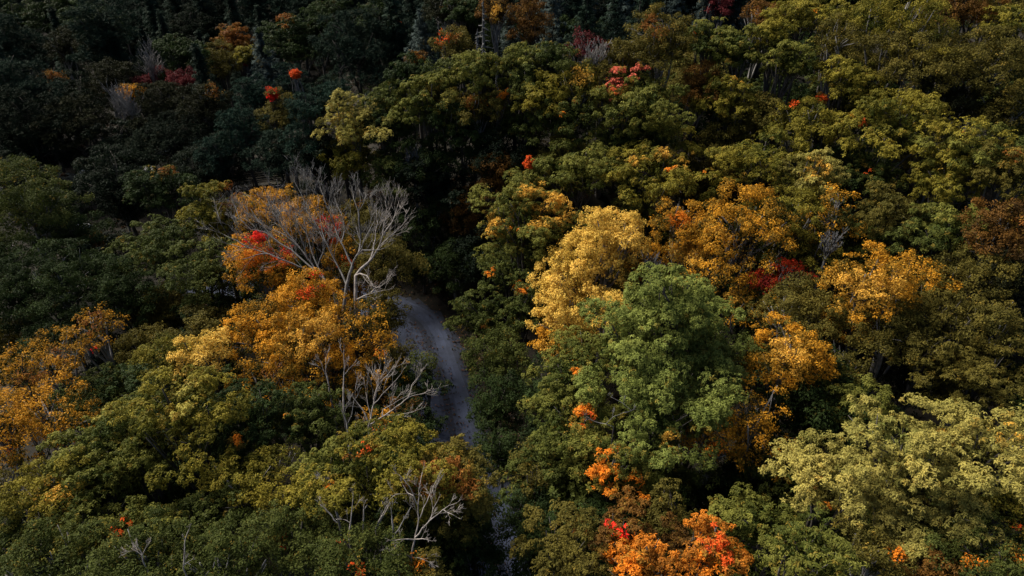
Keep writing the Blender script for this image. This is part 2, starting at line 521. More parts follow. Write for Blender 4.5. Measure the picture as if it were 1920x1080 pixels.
# ------------------------------------------------------------------ the trees one can tell apart
# screen position and half sizes fix where each crown stands in the world: the ray through the photograph meets
# the canopy level over the terrain.  (x, y, rx, ry, shape, palette, 'short name|rest of label', accents, canopy height)
TREES = [
# --- far top left, dark valley side
(28, 42, 48, 38, 'dome', 'gd', 'dark green broad crown in the far top left corner|', [], 14),
(92, 28, 44, 34, 'dome', 'gd', 'dark green domed crown second from the top left corner|', [], 15),
(150, 40, 40, 32, 'dome', 'gd', 'dark green rounded crown third from the top left corner|', [], 14),
(200, 52, 36, 32, 'dome', 'gd', 'dim green crown against the black conifer slope|top left', [], 14),
(60, 92, 46, 34, 'pine', 'dd', 'blackish green crown under the top left crowns|', [], 13),
(122, 92, 30, 32, 'fine', 'db', 'dim olive brown crown left of its brownish twin|far top left', [], 13),
(180, 96, 34, 34, 'fine', 'db', 'dim brownish crown right of its olive brown twin|far top left', [], 13),
(345, 112, 42, 44, 'dome', 'gd', 'lone round green crown in the dark top left|', [], 14),
(345, 150, 26, 14, 'fine', 'mr', 'dull red crown below the lone round green crown|', [], 12),
(303, 146, 16, 18, 'fine', 'mr', 'small dark red bush beside the grey bare saplings|', [], 11),
(267, 158, 13, 14, 'fine', 'mr', 'small crimson bush left of the grey bare saplings|', [], 11),
(440, 78, 30, 30, 'dome', 'br', 'orange topped maple in the far top left|', [(442, 62, 24, 'B')], 14),
(418, 118, 32, 34, 'fine', 'ol', 'dim olive crown below the orange topped maple|', [], 12),
(462, 108, 16, 18, 'dome', 'gy', 'small yellowish crown beside the drooping grey spruce|', [(458, 126, 8, 'M')], 12),
(494, 112, 34, 66, 'cone', 'gs', 'drooping grey green spruce in the top left|', [], 11),
(548, 80, 52, 48, 'dome', 'gd', 'big dark round crown with orange flecks on top|top left', [(532, 38, 12, 'B'), (518, 58, 5, 'B')], 15),
(596, 55, 36, 34, 'dome', 'gd', 'dark green crown right of the orange flecked dark crown|', [], 15),
(625, 22, 34, 28, 'dome', 'gd', 'green crown at the top edge left of the tall pine|', [], 15),
(560, 20, 34, 26, 'pine', 'cn', 'blackish pine at the top edge behind the round crown|', [], 14),
(106, 152, 17, 19, 'fine', 'br', 'small orange tree alone in the dark left valley|', [(106, 142, 14, 'B')], 11),
(100, 180, 20, 12, 'fine', 'mr', 'dark purple brown shrub under the small orange tree|', [], 9),
(212, 150, 42, 32, 'fine', 'db', 'yellowish olive crown in the dark left valley|', [], 12),
(250, 176, 18, 16, 'fine', 'og', 'little gold brown tree above the pale bare saplings|', [], 11),
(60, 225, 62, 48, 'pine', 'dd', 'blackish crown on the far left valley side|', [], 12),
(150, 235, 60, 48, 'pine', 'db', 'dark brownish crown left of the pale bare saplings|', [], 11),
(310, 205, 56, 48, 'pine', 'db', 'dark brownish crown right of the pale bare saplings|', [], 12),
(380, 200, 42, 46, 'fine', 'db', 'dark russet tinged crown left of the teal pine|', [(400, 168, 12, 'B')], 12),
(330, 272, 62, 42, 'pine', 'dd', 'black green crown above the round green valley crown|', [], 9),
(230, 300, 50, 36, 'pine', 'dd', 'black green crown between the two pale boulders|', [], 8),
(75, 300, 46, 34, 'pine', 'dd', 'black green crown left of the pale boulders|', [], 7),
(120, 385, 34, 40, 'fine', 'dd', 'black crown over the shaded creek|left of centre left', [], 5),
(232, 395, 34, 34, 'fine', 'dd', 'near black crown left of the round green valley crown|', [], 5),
(474, 180, 30, 32, 'pine', 'ct', 'bluish teal pine left of the scarlet sapling|', [], 13),
(546, 165, 30, 34, 'pine', 'ct', 'feathery pine right of the scarlet sapling|', [], 13),
(590, 205, 36, 36, 'pine', 'ct', 'feathery teal pine behind the yellow crown|', [], 13),
(628, 180, 16, 26, 'pine', 'ct', 'narrow teal pine top touching the yellow crown|', [], 14),
(575, 265, 40, 52, 'pine', 'ct', 'dark teal pine left of the yellow crown|', [], 10),
(460, 252, 44, 42, 'pine', 'ct', 'layered dark pine in the left valley|', [], 10),
(532, 218, 30, 44, 'fine', 'ol', 'olive brown tree among the teal pines|', [], 11),
(410, 292, 36, 38, 'pine', 'ct', 'green pine standing over the wooden rail fence|', [], 9),
(520, 300, 46, 46, 'pine', 'cn', 'black green pine behind the big bare tree|', [], 7),
(511, 178, 8, 9, 'fine', 'rd', 'tiny scarlet maple glowing among teal pines|', [(511, 178, 14, 'R')], 14),
(554, 139, 6, 5, 'fine', 'or', 'tiny orange maple top above the feathery pine|', [(554, 139, 12, 'S')], 15),
(298, 356, 58, 50, 'dome', 'gd', 'round green valley crown with orange flecks on top|left of centre', [(300, 315, 13, 'B'), (325, 318, 8, 'B')], 10),
# --- far top middle
(664, 100, 68, 84, 'pine', 'cn', 'tall broad blackish pine at the top left of centre|', [], 13),
(712, 42, 40, 38, 'dome', 'gd', 'dark green crown right of the tall broad pine|', [(752, 44, 6, 'S')], 15),
(770, 20, 30, 40, 'cone', 'cn', 'black spruce at the top edge|right of the tall broad pine', [], 13),
(792, 75, 32, 56, 'cone', 'gs', 'blue grey spruce left of the orange sprig crown|', [], 12),
(780, 112, 14, 14, 'dome', 'br', 'small rusty orange crown under the blue grey spruce|', [(780, 106, 9, 'B')], 12),
(832, 22, 28, 28, 'fine', 'db', 'dim brown crown at the top edge left of centre|', [(828, 8, 6, 'B')], 15),
(850, 90, 36, 34, 'fine', 'ol', 'dim olive crown with a bright orange sprig|top middle', [(832, 72, 11, 'S'), (852, 66, 8, 'B')], 13),
(872, 26, 30, 28, 'dome', 'gd', 'green crown left of the white dead spruce|', [], 15),
(932, 26, 26, 26, 'fine', 'br', 'amber topped crown behind the white dead spruce|', [(932, 18, 13, 'Y')], 15),
(956, 58, 24, 40, 'cone', 'gs', 'small silver blue spruce right of the dead spruce|', [], 12),
(993, 48, 30, 46, 'fine', 'br', 'rusty brown crown left of the tall grey spruce|', [], 13),
(1036, 52, 34, 62, 'cone', 'gs', 'tall grey green spruce with a pale stem|top middle', [], 11),
(1098, 45, 36, 44, 'cone', 'cn', 'black spruce right of the tall grey spruce|', [], 12),
(1150, 38, 34, 40, 'cone', 'cn', 'black spruce above the dark red tree|', [], 12),
(1205, 28, 32, 30, 'cone', 'cn', 'dark spruce behind the golden olive dome|', [], 12),
(1262, 18, 34, 34, 'cone', 'gs', 'grey spruce at the top edge right of centre|', [], 12),
(1318, 26, 32, 34, 'cone', 'gs', 'grey green spruce behind the sunlit ridge trees|', [], 12),
(1346, 14, 22, 22, 'fine', 'mr', 'dark maroon crown at the top edge|right of the grey spruces', [], 13),
(1092, 92, 32, 30, 'loose', 'mr', 'sparse dark red tree on the ridge|', [(1076, 97, 5, 'P')], 13),
(1235, 88, 60, 62, 'fine', 'ol', 'golden olive dome tree on the ridge|', [(1228, 42, 22, 'B')], 15),
(1165, 112, 36, 34, 'fine', 'ol', 'olive crown between the red tree and the golden dome|', [], 13),
(830, 152, 44, 34, 'dome', 'gm', 'green crown at the left end of the long ridge row|', [], 13),
(900, 138, 54, 38, 'dome', 'gh', 'broad green crown in the long ridge row|under the white dead spruce', [], 14),
(972, 112, 38, 28, 'dome', 'gh', 'green crown on the ridge below the silver spruce|', [], 14),
(985, 150, 44, 34, 'dome', 'gm', 'green crown in the second ridge row|below the silver spruce', [], 13),
(1038, 112, 38, 26, 'dome', 'gm', 'green crown on the ridge left of the red tree|', [], 14),
(768, 142, 44, 34, 'dome', 'gd', 'dark green crown below the blue grey spruce|', [], 13),
(802, 195, 62, 58, 'dome', 'gh', 'yellowish green crown right of the yellow crown|', [(835, 175, 20, 'L')], 14),
(732, 185, 30, 28, 'dome', 'gm', 'small green crown between the yellow crown and the yellowish green one|', [], 14),
(668, 236, 62, 56, 'dome', 'py', 'pale yellow crown at the left edge of the sunlit hill|', [(606, 291, 9, 'O'), (625, 248, 9, 'Y'), (655, 235, 26, 'L'), (650, 200, 14, 'L')], 14),
(722, 245, 42, 42, 'dome', 'gd', 'dark green crown in the shade right of the pale yellow crown|', [], 12),
(655, 300, 48, 42, 'dome', 'gy', 'olive yellow lower crown beneath the pale yellow crown|', [(663, 350, 8, 'B')], 10),
(745, 325, 62, 56, 'dome', 'gm', 'dark green crown left of the grey branched crown|', [], 9),
(892, 205, 38, 36, 'fine', 'ol', 'brownish green crown with an orange tip|upper middle', [(942, 176, 10, 'O'), (880, 186, 14, 'B')], 13),
(935, 188, 24, 24, 'dome', 'ol', 'small olive crown with an orange tip|beside the layered yellow green maple', [(942, 174, 9, 'O')], 14),
(1006, 185, 44, 40, 'dome', 'gy', 'layered yellow green maple in the upper middle|', [], 14),
(985, 240, 46, 36, 'dome', 'gm', 'green crown below the layered yellow green maple|', [], 11),
(1088, 160, 38, 36, 'fine', 'gy', 'gold tinted olive crown left of the pink topped maple|', [(1090, 138, 16, 'Y')], 14),
(1138, 138, 18, 16, 'fine', 'ol', 'small gold olive crown beside the pink topped maple|', [], 14),
(1066, 225, 56, 54, 'dome', 'gm', 'green maple with two orange specks|upper middle', [(1053, 215, 7, 'O'), (1083, 191, 5, 'S')], 13),
(1196, 200, 82, 68, 'dome', 'gh', 'large pink topped green maple|upper middle', [(1158, 143, 26, 'P'), (1195, 134, 18, 'P'), (1154, 166, 6, 'S')], 15),
(1160, 262, 52, 38, 'dome', 'gh', 'green crown below the pink topped maple|', [], 12),
(1232, 256, 34, 32, 'fine', 'gm', 'dull green crown below right of the pink topped maple|', [], 12),
(862, 245, 56, 46, 'dome', 'gd', 'dark green crown below the brownish green one|upper middle', [], 11),
(800, 305, 60, 48, 'fine', 'gd', 'dark grey branched crown above the road|', [], 10),
(905, 300, 42, 36, 'dome', 'gd', 'dark green crown behind the rusty columnar tree|', [], 10),
(930, 335, 36, 46, 'fine', 'br', 'rusty brown columnar tree above the road|', [], 11),
(880, 400, 46, 46, 'fine', 'br', 'dark rusty crown in the shade above the road|', [], 8),
(1085, 325, 80, 54, 'dome', 'gh', 'light green domed maple in the centre|', [], 15),
(1002, 352, 38, 30, 'dome', 'gh', 'green crown with an orange red spire|left of the light green dome', [(993, 322, 10, 'O'), (1012, 350, 11, 'Y')], 14),
(993, 308, 7, 16, 'dome', 'or', 'thin orange red treetop spire|in the centre', [(993, 308, 22, 'S')], 16),
(1245, 325, 86, 62, 'dome', 'gy', 'olive maple with gold tufted top|right of the light green dome', [(1262, 275, 24, 'Y'), (1300, 296, 22, 'Y'), (1250, 305, 12, 'O'), (1195, 297, 13, 'Y'), (1325, 318, 12, 'O')], 15),
# --- the ridge at the top right
(1432, 34, 34, 20, 'fine', 'br', 'orange brown crown on the top right ridge|', [(1425, 22, 12, 'B')], 15),
(1328, 75, 42, 36, 'dome', 'gh', 'yellowish green crown with an orange dot|on the ridge right of centre', [(1299, 56, 6, 'S')], 15),
(1385, 100, 46, 40, 'dome', 'gh', 'green ridge crown with a small orange flame|', [(1370, 106, 7, 'O')], 14),
(1500, 38, 50, 32, 'dome', 'gy', 'light olive crown with an orange tip at the top right|', [(1529, 13, 6, 'O')], 15),
(1572, 30, 38, 28, 'dome', 'gy', 'light olive crown on the top right ridge|right of the orange tipped one', [], 15),
(1448, 75, 40, 34, 'dome', 'gy', 'light olive crown below the orange brown ridge crown|', [], 14),
(1480, 115, 50, 42, 'dome', 'gh', 'layered olive green crown in the upper right|', [], 14),
(1570, 85, 42, 46, 'fine', 'ol', 'brownish olive crown left of the big ridge crown|', [], 14),
(1688, 55, 88, 62, 'fine', 'gy', 'big brown olive crown on the top right ridge|', [], 15),
(1800, 18, 60, 30, 'fine', 'br', 'brown gold crown at the top edge right|', [], 15),
(1872, 14, 50, 26, 'fine', 'ol', 'olive gold crown at the top right corner|', [], 15),
(1886, 52, 44, 38, 'dome', 'gy', 'light green crown below the top right corner|', [], 14),
(1312, 165, 40, 38, 'fine', 'br', 'brown gold crown right of the pink topped maple|', [], 14),
(1368, 190, 48, 46, 'dome', 'gy', 'layered yellow green maple with gold tufts|upper right', [(1384, 147, 10, 'Y'), (1352, 219, 8, 'Y')], 14),
(1590, 150, 58, 42, 'dome', 'gy', 'dull olive crown in the upper right middle|', [], 14),
(1720, 125, 82, 48, 'fine', 'ol', 'wide fine leaved olive tree below the ridge|upper right', [], 14),
(1832, 120, 82, 52, 'fine', 'ol', 'wide fine leaved olive tree at the right edge|upper right', [], 14),
(1790, 195, 70, 42, 'fine', 'db', 'dark olive tree under the two wide fine leaved trees|', [], 11),
(1875, 215, 56, 46, 'fine', 'ol', 'dark olive tree at the right edge|below the wide fine leaved tree', [], 11),
(1420, 228, 48, 44, 'fine', 'ol', 'brown olive crown left of the broad olive dome|upper right', [], 13),
(1500, 235, 56, 44, 'fine', 'gy', 'broad olive dome with an orange cap|upper right', [(1481, 186, 10, 'S'), (1449, 219, 7, 'Y')], 14),
(1541, 185, 8, 8, 'dome', 'br', 'tiny orange treetop left of the spreading olive maple|', [(1541, 185, 8, 'S')], 14),
(1685, 238, 100, 66, 'dome', 'gy', 'spreading olive maple with orange flecks|upper right', [(1606, 222, 9, 'O'), (1622, 231, 8, 'S'), (1763, 188, 8, 'O'), (1575, 212, 8, 'Y')], 14),
(1552, 240, 26, 22, 'fine', 'br', 'brown orange crown left of the spreading olive maple|', [(1560, 243, 8, 'B')], 12),
(1360, 272, 48, 40, 'fine', 'ol', 'dark olive crown above the pale green gold maple|', [], 11),
(1425, 310, 80, 46, 'dome', 'gy', 'pale green gold maple with yellow tufts|right of centre', [(1386, 319, 12, 'Y'), (1345, 370, 8, 'O')], 14),
(1522, 332, 58, 34, 'dome', 'py', 'yellowish maple right of the pale green gold maple|', [(1530, 318, 18, 'Y'), (1600, 362, 11, 'Y')], 14),
(1625, 325, 52, 46, 'dome', 'gm', 'green maple with one red sprig|right side', [(1619, 316, 10, 'S')], 11),
(1812, 290, 66, 50, 'dome', 'gh', 'green crown with an orange dot on top|upper right edge', [(1805, 243, 8, 'O')], 13),
(1765, 345, 58, 44, 'dome', 'gy', 'dull yellow green crown with orange spots|right side', [(1751, 322, 6, 'O'), (1765, 313, 8, 'Y')], 12),
(1893, 318, 52, 46, 'dome', 'ol', 'brownish crown with orange top at the right edge|', [(1895, 285, 16, 'B')], 13),
# --- left side, middle band
(48, 395, 92, 84, 'fine', 'gm', 'big green oak at the left edge|upper of its group', [], 14),
(140, 455, 62, 60, 'fine', 'gd', 'green oak crown right of the big left edge oak|', [], 10),
(182, 470, 30, 28, 'fine', 'ol', 'small orange brown tipped tree beside the left oaks|', [(180, 455, 18, 'B')], 9),
(110, 530, 84, 62, 'fine', 'gd', 'middle green oak on the left|', [], 11),
(30, 560, 66, 78, 'fine', 'gd', 'dark green oak at the left edge|under the big oak', [], 10),
(125, 610, 70, 50, 'fine', 'gd', 'dark green lower oak on the left|', [], 8),
(238, 555, 56, 56, 'fine', 'gd', 'shaded grey green crown between the left oaks and the orange beech|', [], 9),
(300, 465, 72, 50, 'dome', 'gm', 'green maple in the left middle|under the round valley crown', [], 11),
(408, 405, 62, 54, 'dome', 'gy', 'orange tipped green maple left of the bare tree|', [(440, 365, 20, 'B'), (455, 388, 18, 'B'), (425, 385, 14, 'B'), (398, 432, 9, 'B')], 12),
(385, 512, 66, 62, 'dome', 'gm', 'deep green maple left of the orange beech|', [], 11),
(300, 590, 60, 44, 'fine', 'gd', 'dark understory tree above the bright yellow sapling|', [], 5),
(183, 612, 44, 34, 'loose', 'om', 'loose orange leaved tree in the left shadow|', [(170, 602, 22, 'B')], 11),
(108, 668, 62, 48, 'loose', 'om', 'loose amber tree on the left|', [(95, 660, 20, 'B'), (180, 652, 7, 'R')], 11),
(40, 712, 62, 60, 'loose', 'om', 'large leaved orange tree at the left edge|', [(60, 702, 26, 'B')], 12),
(95, 800, 90, 88, 'loose', 'om', 'orange and olive tree in the lower left|', [], 12),
(20, 812, 46, 70, 'loose', 'om', 'orange leaved branch tree cut by the left edge|', [(15, 850, 24, 'O')], 13),
(312, 678, 46, 40, 'fine', 'gy', 'olive yellow crown left of the bright yellow sapling|', [(300, 690, 16, 'L')], 11),
(376, 664, 48, 42, 'fine', 'ye', 'bright yellow sapling in the left middle|', [], 12),
(225, 680, 46, 60, 'fine', 'dd', 'black crown left of the bright yellow sapling|', [], 4),
# --- the orange beech group and bare tree background
(520, 400, 62, 50, 'fine', 'om', 'brownish orange crown behind the bare tree branches|', [], 12),
(592, 432, 56, 56, 'fine', 'om', 'russet crown with a scarlet patch behind the bare tree|', [(618, 420, 22, 'R'), (628, 440, 14, 'R'), (628, 458, 14, 'S')], 13),
(490, 500, 62, 58, 'fine', 'og', 'gold orange beech with a scarlet shoulder|left of the bare tree', [(492, 452, 28, 'R'), (540, 478, 18, 'R'), (512, 470, 18, 'R'), (520, 490, 14, 'S'), (545, 485, 16, 'S'), (480, 490, 26, 'O')], 12),
(580, 560, 52, 50, 'fine', 'og', 'orange beech crown with red sprigs below the bare tree|', [(575, 525, 14, 'R'), (600, 528, 9, 'R'), (570, 545, 20, 'S'), (605, 490, 8, 'R')], 12),
(650, 505, 42, 52, 'fine', 'og', 'orange crown between the two bare stems|', [(648, 497, 14, 'S'), (665, 505, 7, 'S')], 10),
(715, 500, 62, 56, 'fine', 'ol', 'olive crown right of the bare tree over the road|', [(700, 535, 9, 'B')], 11),
(680, 425, 46, 44, 'fine', 'ol', 'olive crown behind the bare tree|', [(663, 350, 8, 'B')], 10),
(490, 625, 58, 62, 'fine', 'om', 'olive gold beech crown at the left of the orange group|', [], 11),
(572, 648, 76, 66, 'fine', 'og', 'bright orange gold beech in the left centre|', [(600, 610, 36, 'Y'), (560, 640, 30, 'Y'), (640, 590, 20, 'Y')], 12),
(672, 625, 56, 64, 'loose', 'om', 'orange beech standing left of the road bend|', [], 11),
(500, 715, 66, 44, 'loose', 'om', 'dark gold beech crown at the bottom of the orange group|', [(510, 690, 18, 'B')], 10),
(600, 725, 66, 48, 'loose', 'om', 'orange leaved tree behind the lower bare tree|', [(585, 700, 12, 'B')], 10),
(705, 700, 52, 54, 'loose', 'om', 'thin orange tree beside the gravel road|', [(715, 665, 12, 'O')], 9),
(720, 590, 34, 42, 'fine', 'ol', 'olive tree hiding the left side of the road bend|', [], 9),
(752, 668, 16, 22, 'loose', 'ol', 'small olive shoot leaning over the road|', [], 7),
(745, 790, 52, 44, 'loose', 'br', 'dark russet tree left of the lower road|', [], 7),
(798, 690, 22, 22, 'loose', 'gm', 'thin leafy green branch tree overhanging the gravel road|', [], 8),
(700, 800, 40, 26, 'loose', 'og', 'small orange tree beneath the lower bare tree|', [(700, 812, 14, 'O')], 9),
(632, 566, 44, 30, 'fine', 'om', 'low amber tree at the foot of the two bare stems|', [], 7),
(598, 590, 40, 30, 'fine', 'om', 'shaded amber crown below the leaning bare tree|', [], 8),
# --- the shaded belt behind the road
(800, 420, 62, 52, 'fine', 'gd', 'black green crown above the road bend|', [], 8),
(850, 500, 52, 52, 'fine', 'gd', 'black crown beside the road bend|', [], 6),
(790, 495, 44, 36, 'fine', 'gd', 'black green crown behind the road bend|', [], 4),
# --- centre
(985, 430, 82, 80, 'dome', 'gh', 'green maple with orange shoulders in the centre|', [(1040, 382, 32, 'Y'), (975, 380, 16, 'Y'), (970, 425, 10, 'O'), (922, 420, 22, 'Y'), (1005, 418, 16, 'Y'), (990, 355, 16, 'Y'), (915, 508, 10, 'O')], 14),
(960, 510, 62, 52, 'dome', 'gm', 'green lower maple below the orange shouldered one|', [(918, 509, 12, 'O'), (978, 543, 16, 'O')], 9),
(905, 595, 58, 50, 'dome', 'gm', 'green maple on the right bank of the road|upper', [(915, 612, 10, 'B')], 8),
(975, 585, 42, 52, 'dome', 'gm', 'green maple left of the bright yellow tree|', [(980, 548, 9, 'O')], 9),
(935, 680, 58, 58, 'fine', 'gm', 'shaded green tree on the right bank of the road|middle', [], 7),
(930, 770, 52, 58, 'fine', 'gd', 'dark green tree on the right bank of the road|lower', [], 6),
(945, 860, 46, 52, 'fine', 'gd', 'black green tree on the right bank near the photo bottom|', [], 5),
(1145, 450, 62, 62, 'fine', 'ye', 'bright yellow tree crown in the centre|', [], 15),
(1085, 510, 74, 66, 'fine', 'ye', 'broad yellow tree left of the green maple|', [], 13),
(1065, 600, 62, 62, 'fine', 'ye', 'lower yellow crown behind the green maple|', [], 10),
(1050, 655, 46, 36, 'fine', 'og', 'gold olive crown at the foot of the yellow tree|', [(1030, 660, 20, 'Y')], 9),
(1140, 590, 40, 30, 'fine', 'ye', 'yellow crown peeping above the green maple|', [(1155, 617, 9, 'O')], 12),
(1275, 425, 52, 44, 'fine', 'og', 'orange yellow crown right of the bright yellow tree|', [(1272, 408, 20, 'O')], 14),
(1215, 500, 50, 46, 'loose', 'om', 'twiggy amber tree between yellow and green maples|', [], 11),
(1290, 475, 40, 34, 'fine', 'ye', 'amber crown above the green maple peak|', [(1290, 470, 24, 'Y')], 12),
(1190, 345, 48, 44, 'dome', 'gm', 'shaded green crown behind the bright yellow tree|', [], 11),
(1195, 395, 40, 26, 'dome', 'gh', 'green crown touching the top of the bright yellow tree|', [], 11),
# the big green maple and what surrounds it
(1256, 590, 76, 88, 'dome', 'gl', 'peak of the tall grey green maple in the centre|', [], 18),
(1215, 660, 128, 84, 'dome', 'gl', 'broad grey green maple right of the road|', [(1156, 616, 8, 'O')], 15),
(1320, 650, 86, 84, 'dome', 'gl', 'right hand grey green maple crown of the central group|', [], 14),
(1230, 790, 84, 78, 'dome', 'gl', 'lower grey green maple with a gold side branch|centre', [(1262, 830, 20, 'Y'), (1275, 850, 12, 'Y')], 13),
(1075, 700, 78, 60, 'dome', 'gh', 'grey green maple crown left in the central group|', [(1085, 690, 9, 'O')], 13),
(1085, 800, 86, 66, 'dome', 'gh', 'green maple with an orange tuft right of the road|', [(1085, 778, 21, 'O'), (1102, 790, 10, 'S')], 12),
(1050, 880, 62, 60, 'dome', 'gm', 'green maple below the orange tufted one|', [], 9),
(1155, 885, 62, 62, 'dome', 'gh', 'orange patched green maple near the photo bottom|', [(1140, 850, 27, 'O'), (1118, 888, 22, 'O'), (1142, 912, 16, 'O'), (1190, 918, 22, 'O'), (1165, 925, 14, 'Y')], 12),
(1000, 900, 44, 66, 'loose', 'ol', 'thin olive brown tree on the bank right of the road|', [], 9),
(1300, 770, 48, 44, 'dome', 'gh', 'green maple side crown with yellow leaves|right of the central group', [(1318, 770, 18, 'Y')], 12),
# --- right middle
(1395, 430, 92, 62, 'fine', 'om', 'wide gold olive tree in the right centre|', [(1350, 440, 22, 'Y'), (1400, 465, 20, 'Y')], 14),
(1480, 410, 68, 54, 'fine', 'gy', 'olive gold crown right of the wide gold olive tree|', [], 13),
(1560, 420, 50, 58, 'loose', 'om', 'sparse yellow leaved tree over a black gap|', [], 13),
(1500, 475, 62, 46, 'fine', 'gy', 'dull olive tree with bare twigs above the red sapling|', [], 11),
(1488, 508, 28, 20, 'loose', 'rd', 'red sapling in the right centre|', [], 12),
(1438, 530, 28, 18, 'loose', 'rd', 'dark red branch tree left of the red sapling|', [(1438, 530, 10, 'M')], 11),
(1345, 520, 62, 52, 'loose', 'om', 'loose dark gold tree right of the green maple peak|', [(1380, 565, 16, 'Y')], 12),
(1400, 570, 62, 42, 'loose', 'om', 'loose yellow olive tree below the dark red branch tree|', [(1385, 560, 20, 'Y')], 10),
(1625, 535, 80, 50, 'fine', 'og', 'glowing orange tree in the right centre|', [(1620, 530, 36, 'Y'), (1590, 545, 30, 'Y'), (1665, 545, 26, 'Y')], 14),
(1710, 515, 48, 36, 'fine', 'om', 'orange brown crown right of the glowing orange tree|', [], 12),
(1500, 590, 72, 56, 'fine', 'ol', 'dark olive tree below the red sapling|', [], 12),
(1585, 600, 56, 40, 'fine', 'om', 'bronze gold crown below the glowing orange tree|', [], 10),
(1670, 410, 56, 50, 'dome', 'ol', 'olive brown crown right of the black gap|', [], 12),
(1720, 455, 56, 50, 'dome', 'gm', 'dull green crown left of the sage green one|right side', [], 11),
(1780, 435, 62, 50, 'dome', 'gh', 'sage green crown on the right side|', [], 12),
(1872, 440, 56, 62, 'fine', 'br', 'coppery brown crown at the right edge|', [(1912, 420, 14, 'B')], 13),
(1820, 520, 70, 52, 'fine', 'ol', 'dull brown olive crown below the coppery one|', [], 11),
(1892, 545, 46, 50, 'fine', 'db', 'dark brown crown at the right edge|middle', [], 10),
(1760, 590, 72, 52, 'fine', 'ol', 'brown olive crown in the right middle|', [], 11),
(1668, 625, 62, 52, 'fine', 'ol', 'bronze olive crown left of the brown olive one|', [], 11),
(1480, 675, 66, 62, 'fine', 'og', 'tall amber tree right of the green maple|', [(1470, 640, 26, 'Y'), (1490, 670, 26, 'Y')], 13),
(1575, 690, 58, 52, 'loose', 'ol', 'dark bronze tree right of the tall amber tree|', [], 10),
(1405, 775, 74, 56, 'loose', 'og', 'drooping orange leaved tree below the amber one|', [], 13),
(1340, 830, 62, 46, 'loose', 'og', 'drooping orange branch tree beside the gold maple branch|', [(1330, 850, 26, 'O')], 12),
(1420, 840, 58, 44, 'loose', 'og', 'lowest drooping orange tree|', [], 11),
(1860, 620, 60, 56, 'fine', 'ol', 'dull olive crown at the right edge below the dark brown one|', [], 10),
(1745, 670, 66, 50, 'dome', 'ol', 'brownish maple above the pale yellow green maple|', [], 10),
(1850, 705, 72, 56, 'dome', 'ol', 'dark olive maple at the right edge above the pale maple|', [(1765, 731, 6, 'S')], 9),
(1600, 750, 62, 50, 'dome', 'gh', 'dim green maple left behind the pale yellow green maple|', [], 10),
(1540, 800, 46, 44, 'fine', 'db', 'black olive crown between orange and pale maples|', [], 6),
(1700, 722, 52, 36, 'fine', 'db', 'dark brownish crown above the pale yellow green maple|', [], 6),
(1790, 745, 56, 34, 'fine', 'ol', 'low olive crown wedged above the lower right pale maples|', [], 7),
(1650, 790, 40, 34, 'dome', 'gd', 'dark green crown just left of the pale maple top|', [], 7),
(8, 478, 50, 40, 'fine', 'gd', 'dark green oak cut by the left edge|middle', [], 8),
# --- bottom right
(1690, 850, 118, 88, 'dome', 'py', 'pale yellow green maple in the lower right|', [(1900, 790, 20, 'Y')], 15),
(1845, 840, 100, 76, 'dome', 'py', 'pale yellow maple crown at the lower right edge|', [(1880, 800, 26, 'Y'), (1790, 915, 16, 'Y')], 15),
(1555, 912, 96, 56, 'dome', 'py', 'left pale maple crown with an orange tuft|lower right', [(1560, 965, 12, 'O'), (1548, 905, 12, 'B')], 13),
(1715, 945, 92, 52, 'dome', 'py', 'lower pale maple crown in the bottom right|', [], 12),
(1885, 955, 60, 50, 'fine', 'gy', 'birch like olive crown with red leaves at the right edge|', [(1895, 985, 10, 'S'), (1915, 995, 8, 'S')], 12),
(1440, 900, 44, 50, 'dome', 'gm', 'green crown left of the pale maples|', [], 9),
(1425, 990, 62, 46, 'dome', 'gh', 'dull green maple at the bottom right of the red orange one|', [], 11),
(1520, 1045, 84, 60, 'dome', 'gh', 'light green maple at the bottom edge right|', [], 14),
(1640, 1040, 52, 42, 'fine', 'ol', 'bronze birch with a white forked stem|bottom right', [(1686, 1046, 8, 'O')], 13),
(1740, 1025, 56, 46, 'dome', 'gm', 'dark green maple at the bottom edge|right of the bronze birch', [], 11),
(1745, 1078, 42, 26, 'dome', 'br', 'orange brown crown at the bottom edge right|', [], 12),
(1850, 1050, 76, 50, 'fine', 'gm', 'olive tree in the bottom right corner|', [(1828, 1053, 7, 'O'), (1910, 1038, 10, 'O')], 12),
(1590, 1010, 50, 40, 'dome', 'gm', 'shaded green crown beneath the pale maples|', [], 9),
(1340, 930, 50, 46, 'fine', 'dd', 'black crown right of the orange patched maple|', [], 6),
# --- bottom centre
(1000, 975, 68, 64, 'fine', 'gd', 'dark slim tree on the right bank at the bottom|', [], 7),
(998, 1060, 66, 60, 'fine', 'gd', 'black green tree on the right bank at the bottom edge|', [], 8),
(862, 965, 60, 60, 'dome', 'gd', 'dark green crown under the copper side maple|', [], 7),
(1060, 1040, 72, 56, 'dome', 'ol', 'olive brown maple at the bottom edge right of the road|', [(1096, 980, 10, 'B')], 12),
(1170, 1010, 62, 44, 'dome', 'br', 'bronze maple with a scarlet tuft|bottom centre', [(1150, 975, 16, 'R'), (1168, 1001, 9, 'R'), (1175, 1045, 30, 'O')], 13),
(1215, 1070, 72, 46, 'dome', 'or', 'orange maple at the bottom edge centre|', [(1180, 1055, 26, 'O')], 14),
(1245, 975, 40, 46, 'dome', 'ol', 'bronze olive crown above the orange maple|', [], 11),
(1335, 1030, 48, 50, 'dome', 'or', 'red orange maple at the bottom centre right|', [(1335, 1008, 24, 'S'), (1355, 1035, 20, 'S'), (1325, 1060, 22, 'O')], 14),
(1280, 1030, 46, 42, 'dome', 'br', 'orange bronze crown between the orange and red maples|', [], 12),
# --- bottom left
